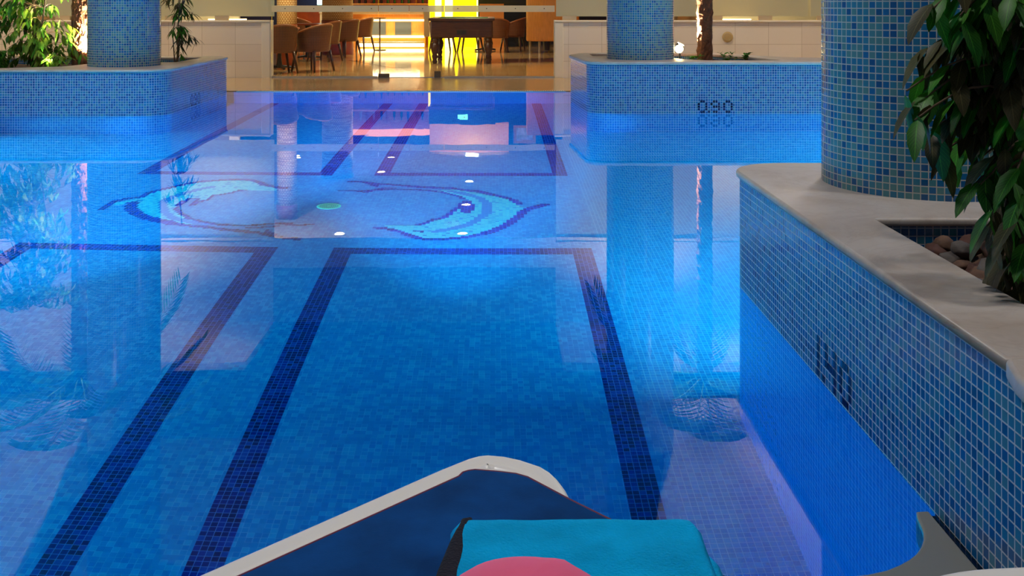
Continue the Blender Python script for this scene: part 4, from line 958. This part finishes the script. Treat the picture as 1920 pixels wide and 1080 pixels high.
bm = NB(); box(bm, -4.9, -4.55, 28.2, 28.25, 1.12, 1.4); obj('bright_screen', bm, emit('screen_cyan', (190, 245, 240), 5), label='bright cool white screen above the service counter', cat='screen')

# glowing yellow glass wall
e = empty('glowing_wall', (-1.1, 27.2, 0), 'yellow glowing glass wall behind the billiard table', 'light wall')
bm = NB(); box(bm, -0.68, 0.64, 0, 0.06, 0.0, 1.6); obj('yellow_glass', bm, emit('yellow_glow', (255, 206, 10), 2.8), e)
for x0, x1 in ((-0.50, -0.33), (-0.24, -0.03)):
    bm = NB(); box(bm, x0, x1, -0.03, 0.0, 0.0, 1.6); obj('bright_pane', bm, emit('white_glow', (255, 236, 130), 4.5) if 'white_glow' not in MATS else MATS['white_glow'], e, label='pale bright vertical light pane')
bm = NB(); box(bm, 0.60, 0.64, -0.04, 0.0, 0.0, 1.6); obj('bright_edge', bm, MATS['white_glow'], e)
bm = NB(); box(bm, -1.75, 0.0, 27.0, 27.1, 1.62, 2.02); obj('dark_fascia', bm, plain('navy_fascia', (22, 34, 90), 0.5), label='dark navy board above the glowing yellow wall', cat='board')
bm = NB(); box(bm, -1.75, 0.35, 27.3, 27.4, 2.02, 2.8); obj('orange_wall_panel', bm, plain('apricot', (250, 176, 120), 0.7), label='apricot painted wall above the navy board', cat='wall panel')
lamp('apricot_light', 'AREA', (-0.7, 26.9, 2.74), 30, WARM, 1.6, (-0.7, 27.4, 2.2), shape='RECTANGLE', sy=0.05)
e = empty('exit_sign', (-0.86, 26.95, 1.82), 'small lit green emergency exit sign on the navy board', 'sign')
bm = NB(); box(bm, -0.13, 0.13, 0, 0.04, -0.055, 0.055); obj('sign_box', bm, emit('exit_green', (120, 255, 200), 3.0), e)
bm = NB(); box(bm, -0.05, 0.05, -0.004, 0.0, -0.01, 0.01)
bm.faces.new([bm.verts.new(v) for v in ((0.03, -0.005, -0.03), (0.08, -0.005, 0), (0.03, -0.005, 0.03))]); obj('arrow', bm, plain('sign_white', (250, 255, 250), 0.5), e)
bm = NB(); box(bm, -0.42, 0.22, 27.0, 27.2, 0.0, 1.15); obj('orange_partition', bm, plain('orange_partition', (236, 160, 84), 0.6), label='orange partition right of the glowing yellow wall', cat='partition')
bm = NB(); box(bm, -1.845, -1.70, 26.5, 26.7, 0.3, 0.98); obj('metal_cabinet', bm, plain('brushed_grey', (176, 160, 130), 0.3, Metallic=0.5), label='narrow grey metal cabinet at the right end of the bar counter', cat='cabinet')
bm = NB(); box(bm, 0.22, 0.85, 27.6, 27.7, 0.008, 1.05); obj('dark_opening', bm, plain('dark_opening_fill', (26, 30, 34), 0.15), label='dark sheet standing for an opening behind the armchair on the right', cat='panel')  # dark sheet painted as the shade inside an opening
e = empty('picture_frame', (0.78, 27.5, 2.35), 'framed picture on the back wall of the bar, right of the apricot wall', 'picture')
bm = NB(); box(bm, -0.3, 0.3, 0, 0.03, -0.24, 0.24); obj('frame', bm, M_WOODO, e); bm = NB(); box(bm, -0.22, 0.22, -0.004, 0, -0.16, 0.16); obj('print', bm, plain('print', (190, 200, 210), 0.6, 0.5, 6), e)

# billiard table
e = empty('billiard_table', (-0.655, 19.75, BZ), 'dark wooden billiard table with turned legs, seen end-on through the glass', 'table')
bm = NB(); box(bm, -0.60, 0.60, 0.04, 2.05, 0.50, 0.84); obj('cabinet', bm, M_WOODD, e, bevel=0.02)
bm = NB(); box(bm, -0.64, 0.64, 0.0, 0.14, 0.82, 0.875); box(bm, -0.64, 0.64, 1.95, 2.09, 0.82, 0.875); box(bm, -0.64, -0.50, 0.14, 1.95, 0.82, 0.875); box(bm, 0.50, 0.64, 0.14, 1.95, 0.82, 0.875); obj('rails', bm, M_WOODD, e, bevel=0.012)
bm = NB(); box(bm, -0.5, 0.5, 0.14, 1.95, 0.84, 0.858); obj('cloth', bm, plain('green_baize', (30, 130, 30), 0.9), e, label='green baize')
bm = NB(); box(bm, -0.09, 0.09, 0.028, 0.04, 0.56, 0.64); obj('ball_return', bm, plain('return_black', (16, 16, 16), 0.5), e)
for x in (-0.52, 0.52):
    for y in (0.14, 1.92):
        bm = NB(); lathe(bm, [(0.05, 0.0), (0.055, 0.03), (0.04, 0.07), (0.05, 0.1), (0.058, 0.14), (0.045, 0.17), (0.075, 0.26), (0.082, 0.32), (0.065, 0.38), (0.05, 0.40), (0.07, 0.43), (0.075, 0.46), (0.05, 0.48), (0.085, 0.50), (0.09, 0.54)], 20, x, y); obj('leg', bm, M_WOODD, e, smooth=True)

# armchairs
def armchair(label, x, y, rz):
    e = empty('tub_chair', (x, y, BZ), label, 'chair', rz=rz)
    bm = NB(); L = uvl(bm); n = 22
    def q(a, z, o=0.0):
        # horseshoe around the seat, open towards +y; high at the back (-y), low at the arms
        r_ = 0.29+0.05*(z-0.40)/0.4+o; return Vector((r_*math.sin(a), -r_*math.cos(a)*0.98, z))
    def top(a): return 0.80-0.20*(1-math.cos(a))/1.7
    rings = []
    for i in range(n+1):
        a = -2.0+4.0*i/n; t_ = top(a)
        rings.append([[bm.verts.new(q(a, 0.34+(t_-0.34)*j/5, o)) for j in range(6)] for o in (0, -0.03)])
    for i in range(n):
        for s in (0, 1):
            for j in range(5):
                f = bm.faces.new([rings[i][s][j], rings[i+1][s][j], rings[i+1][s][j+1], rings[i][s][j+1]][::(1 if s == 0 else -1)])
                for lp in f.loops: lp[L].uv = (math.atan2(lp.vert.co.x, -lp.vert.co.y)*0.3, lp.vert.co.z)
        bm.faces.new([rings[i][0][0], rings[i][1][0], rings[i+1][1][0], rings[i+1][0][0]])
    for i in (0, n):
        for j in range(5): bm.faces.new([rings[i][0][j], rings[i][0][j+1], rings[i][1][j+1], rings[i][1][j]][::(1 if i == 0 else -1)])
    obj('shell', bm, M_RATTAN, e, smooth=True)
    bm = NB(); tube(bm, [q(-2.0+4.0*i/n, top(-2.0+4.0*i/n), -0.015) for i in range(n+1)], 0.022, 8); obj('rim', bm, plain('rattan_rim', (150, 92, 50), 0.3), e, smooth=True)
    bm = NB(); lathe(bm, [(0.27, 0.34), (0.285, 0.36), (0.28, 0.43), (0.24, 0.46)], 24); obj('seat', bm, M_RATTAN, e, smooth=True)
    for sx, sy in ((-1, -1), (1, -1), (-1, 1), (1, 1)):
        bm = NB(); tube(bm, [(0.26*sx, 0.25*sy, 0.0), (0.20*sx, 0.20*sy, 0.36)], [0.018, 0.026], 8); obj('leg', bm, plain('chair_leg', (70, 38, 20), 0.35), e, smooth=True)
    return e
CH_ = [('brown rattan tub chair half hidden behind the left low wall, nearest the glass', -3.62, 17.1, 0.5),
       ('large brown rattan tub chair seen from behind, second from the left', -3.12, 17.55, 1.05),
       ('brown rattan tub chair behind the second one, in the middle of the left group', -3.27, 22.2, 1.0),
       ('brown rattan tub chair at the right end of the left group', -3.27, 24.8, 1.2),
       ('brown rattan tub chair half hidden behind the large one', -3.42, 20.6, 1.2),
       ('brown rattan tub chair far left at the back, between the two columns', -4.95, 26.2, -0.8),
       ('brown rattan tub chair just right of the billiard table', 0.02, 24.2, -0.1),
       ('orange brown rattan tub chair turned sideways, right of the billiard table', 0.42, 24.9, 1.35),
       ('rattan tub chair behind the left leg of the billiard table', -1.25, 24.2, 0.3),
       ('rattan tub chair behind the middle of the billiard table', -0.60, 24.5, -0.2)]
for lb, x, y, rz in CH_: armchair(lb, x, y, rz)
def round_tab(x, y, label):
    e = empty('round_table', (x, y, BZ), label, 'table')
    bm = NB(); lathe(bm, [(0.34, 0.70), (0.36, 0.715), (0.35, 0.735)], 28); obj('table_top', bm, M_WOODR, e)
    bm = NB(); lathe(bm, [(0.06, 0.02), (0.035, 0.2), (0.035, 0.6), (0.07, 0.70)], 16); obj('pedestal', bm, plain('black_metal', (30, 30, 32), 0.4), e)
    bm = NB()
    for k in range(4): tube(bm, [(0, 0, 0.06), (0.28*math.cos(k*PI/2+.5), 0.28*math.sin(k*PI/2+.5), 0.02)], 0.022, 8)
    obj('foot', bm, plain('black_metal', (30, 30, 32), 0.4), e)
round_tab(-3.82, 18.15, 'round brown table among the nearest rattan chairs')
round_tab(-3.95, 21.6, 'round brown table of the middle rattan chairs')
round_tab(-0.25, 25.1, 'round brown table behind the billiard table')
# reception cabinet, bin
e = empty('cabinet', (1.05, 23.9, BZ), 'orange wooden cabinet on metal legs at the right edge of the bar', 'cabinet')
bm = NB(); box(bm, -0.32, 0.9, 0.0, 0.5, 0.27, 1.9); obj('body', bm, M_WOODO, e, bevel=0.02)
for x in (-0.24, -0.02, 0.8):
    bm = NB(); tube(bm, [(x, 0.1, 0), (x, 0.1, 0.28)], 0.03, 10); obj('leg', bm, M_CHROME, e)
bm = NB(); lathe(bm, [(0.07, 0.0), (0.1, 0.24), (0.104, 0.25)], 20); obj('waste_bin', bm, plain('bin_black', (24, 22, 22), 0.5), loc=(1.27, 25.4, BZ), smooth=False, label='small black waste bin under the orange cabinet', cat='bin')
bm = NB(); lathe(bm, [(0.07, 0.0), (0.09, 0.12), (0.07, 0.2), (0.09, 0.24)], 20); obj('vase', bm, plain('white_vase', (220, 220, 205), 0.4), loc=(2.92, 16.9, 0.9), label='pale pot seen through the frosted glass right of the far right column', cat='pot')
bm = NB(); box(bm, 2.6, 3.2, 16.7, 17.1, 0.0, 0.9); obj('stand', bm, plain('bar_cream', (226, 190, 140), 0.7), label='cream stand behind the right low wall carrying the pale pot', cat='stand')
# warm strip lights behind the low walls
for x, lb in ((-4.25, 'left'), (3.75, 'right')):
    bm = NB(); box(bm, x-0.3, x+0.3, 16.26, 16.30, 0.905, 0.925); obj('strip_lamp', bm, MATS.get('strip2') or emit('strip2', (255, 214, 130), 8), label='warm strip lamp behind the frosted glass on the %s low wall' % lb, cat='lamp')
    lamp('screen_light', 'AREA', (x, 16.6, 1.0), 110, WARM, 0.6, (x, 17.5, 3), shape='RECTANGLE', sy=0.1)
bpy.context.view_layer.update()
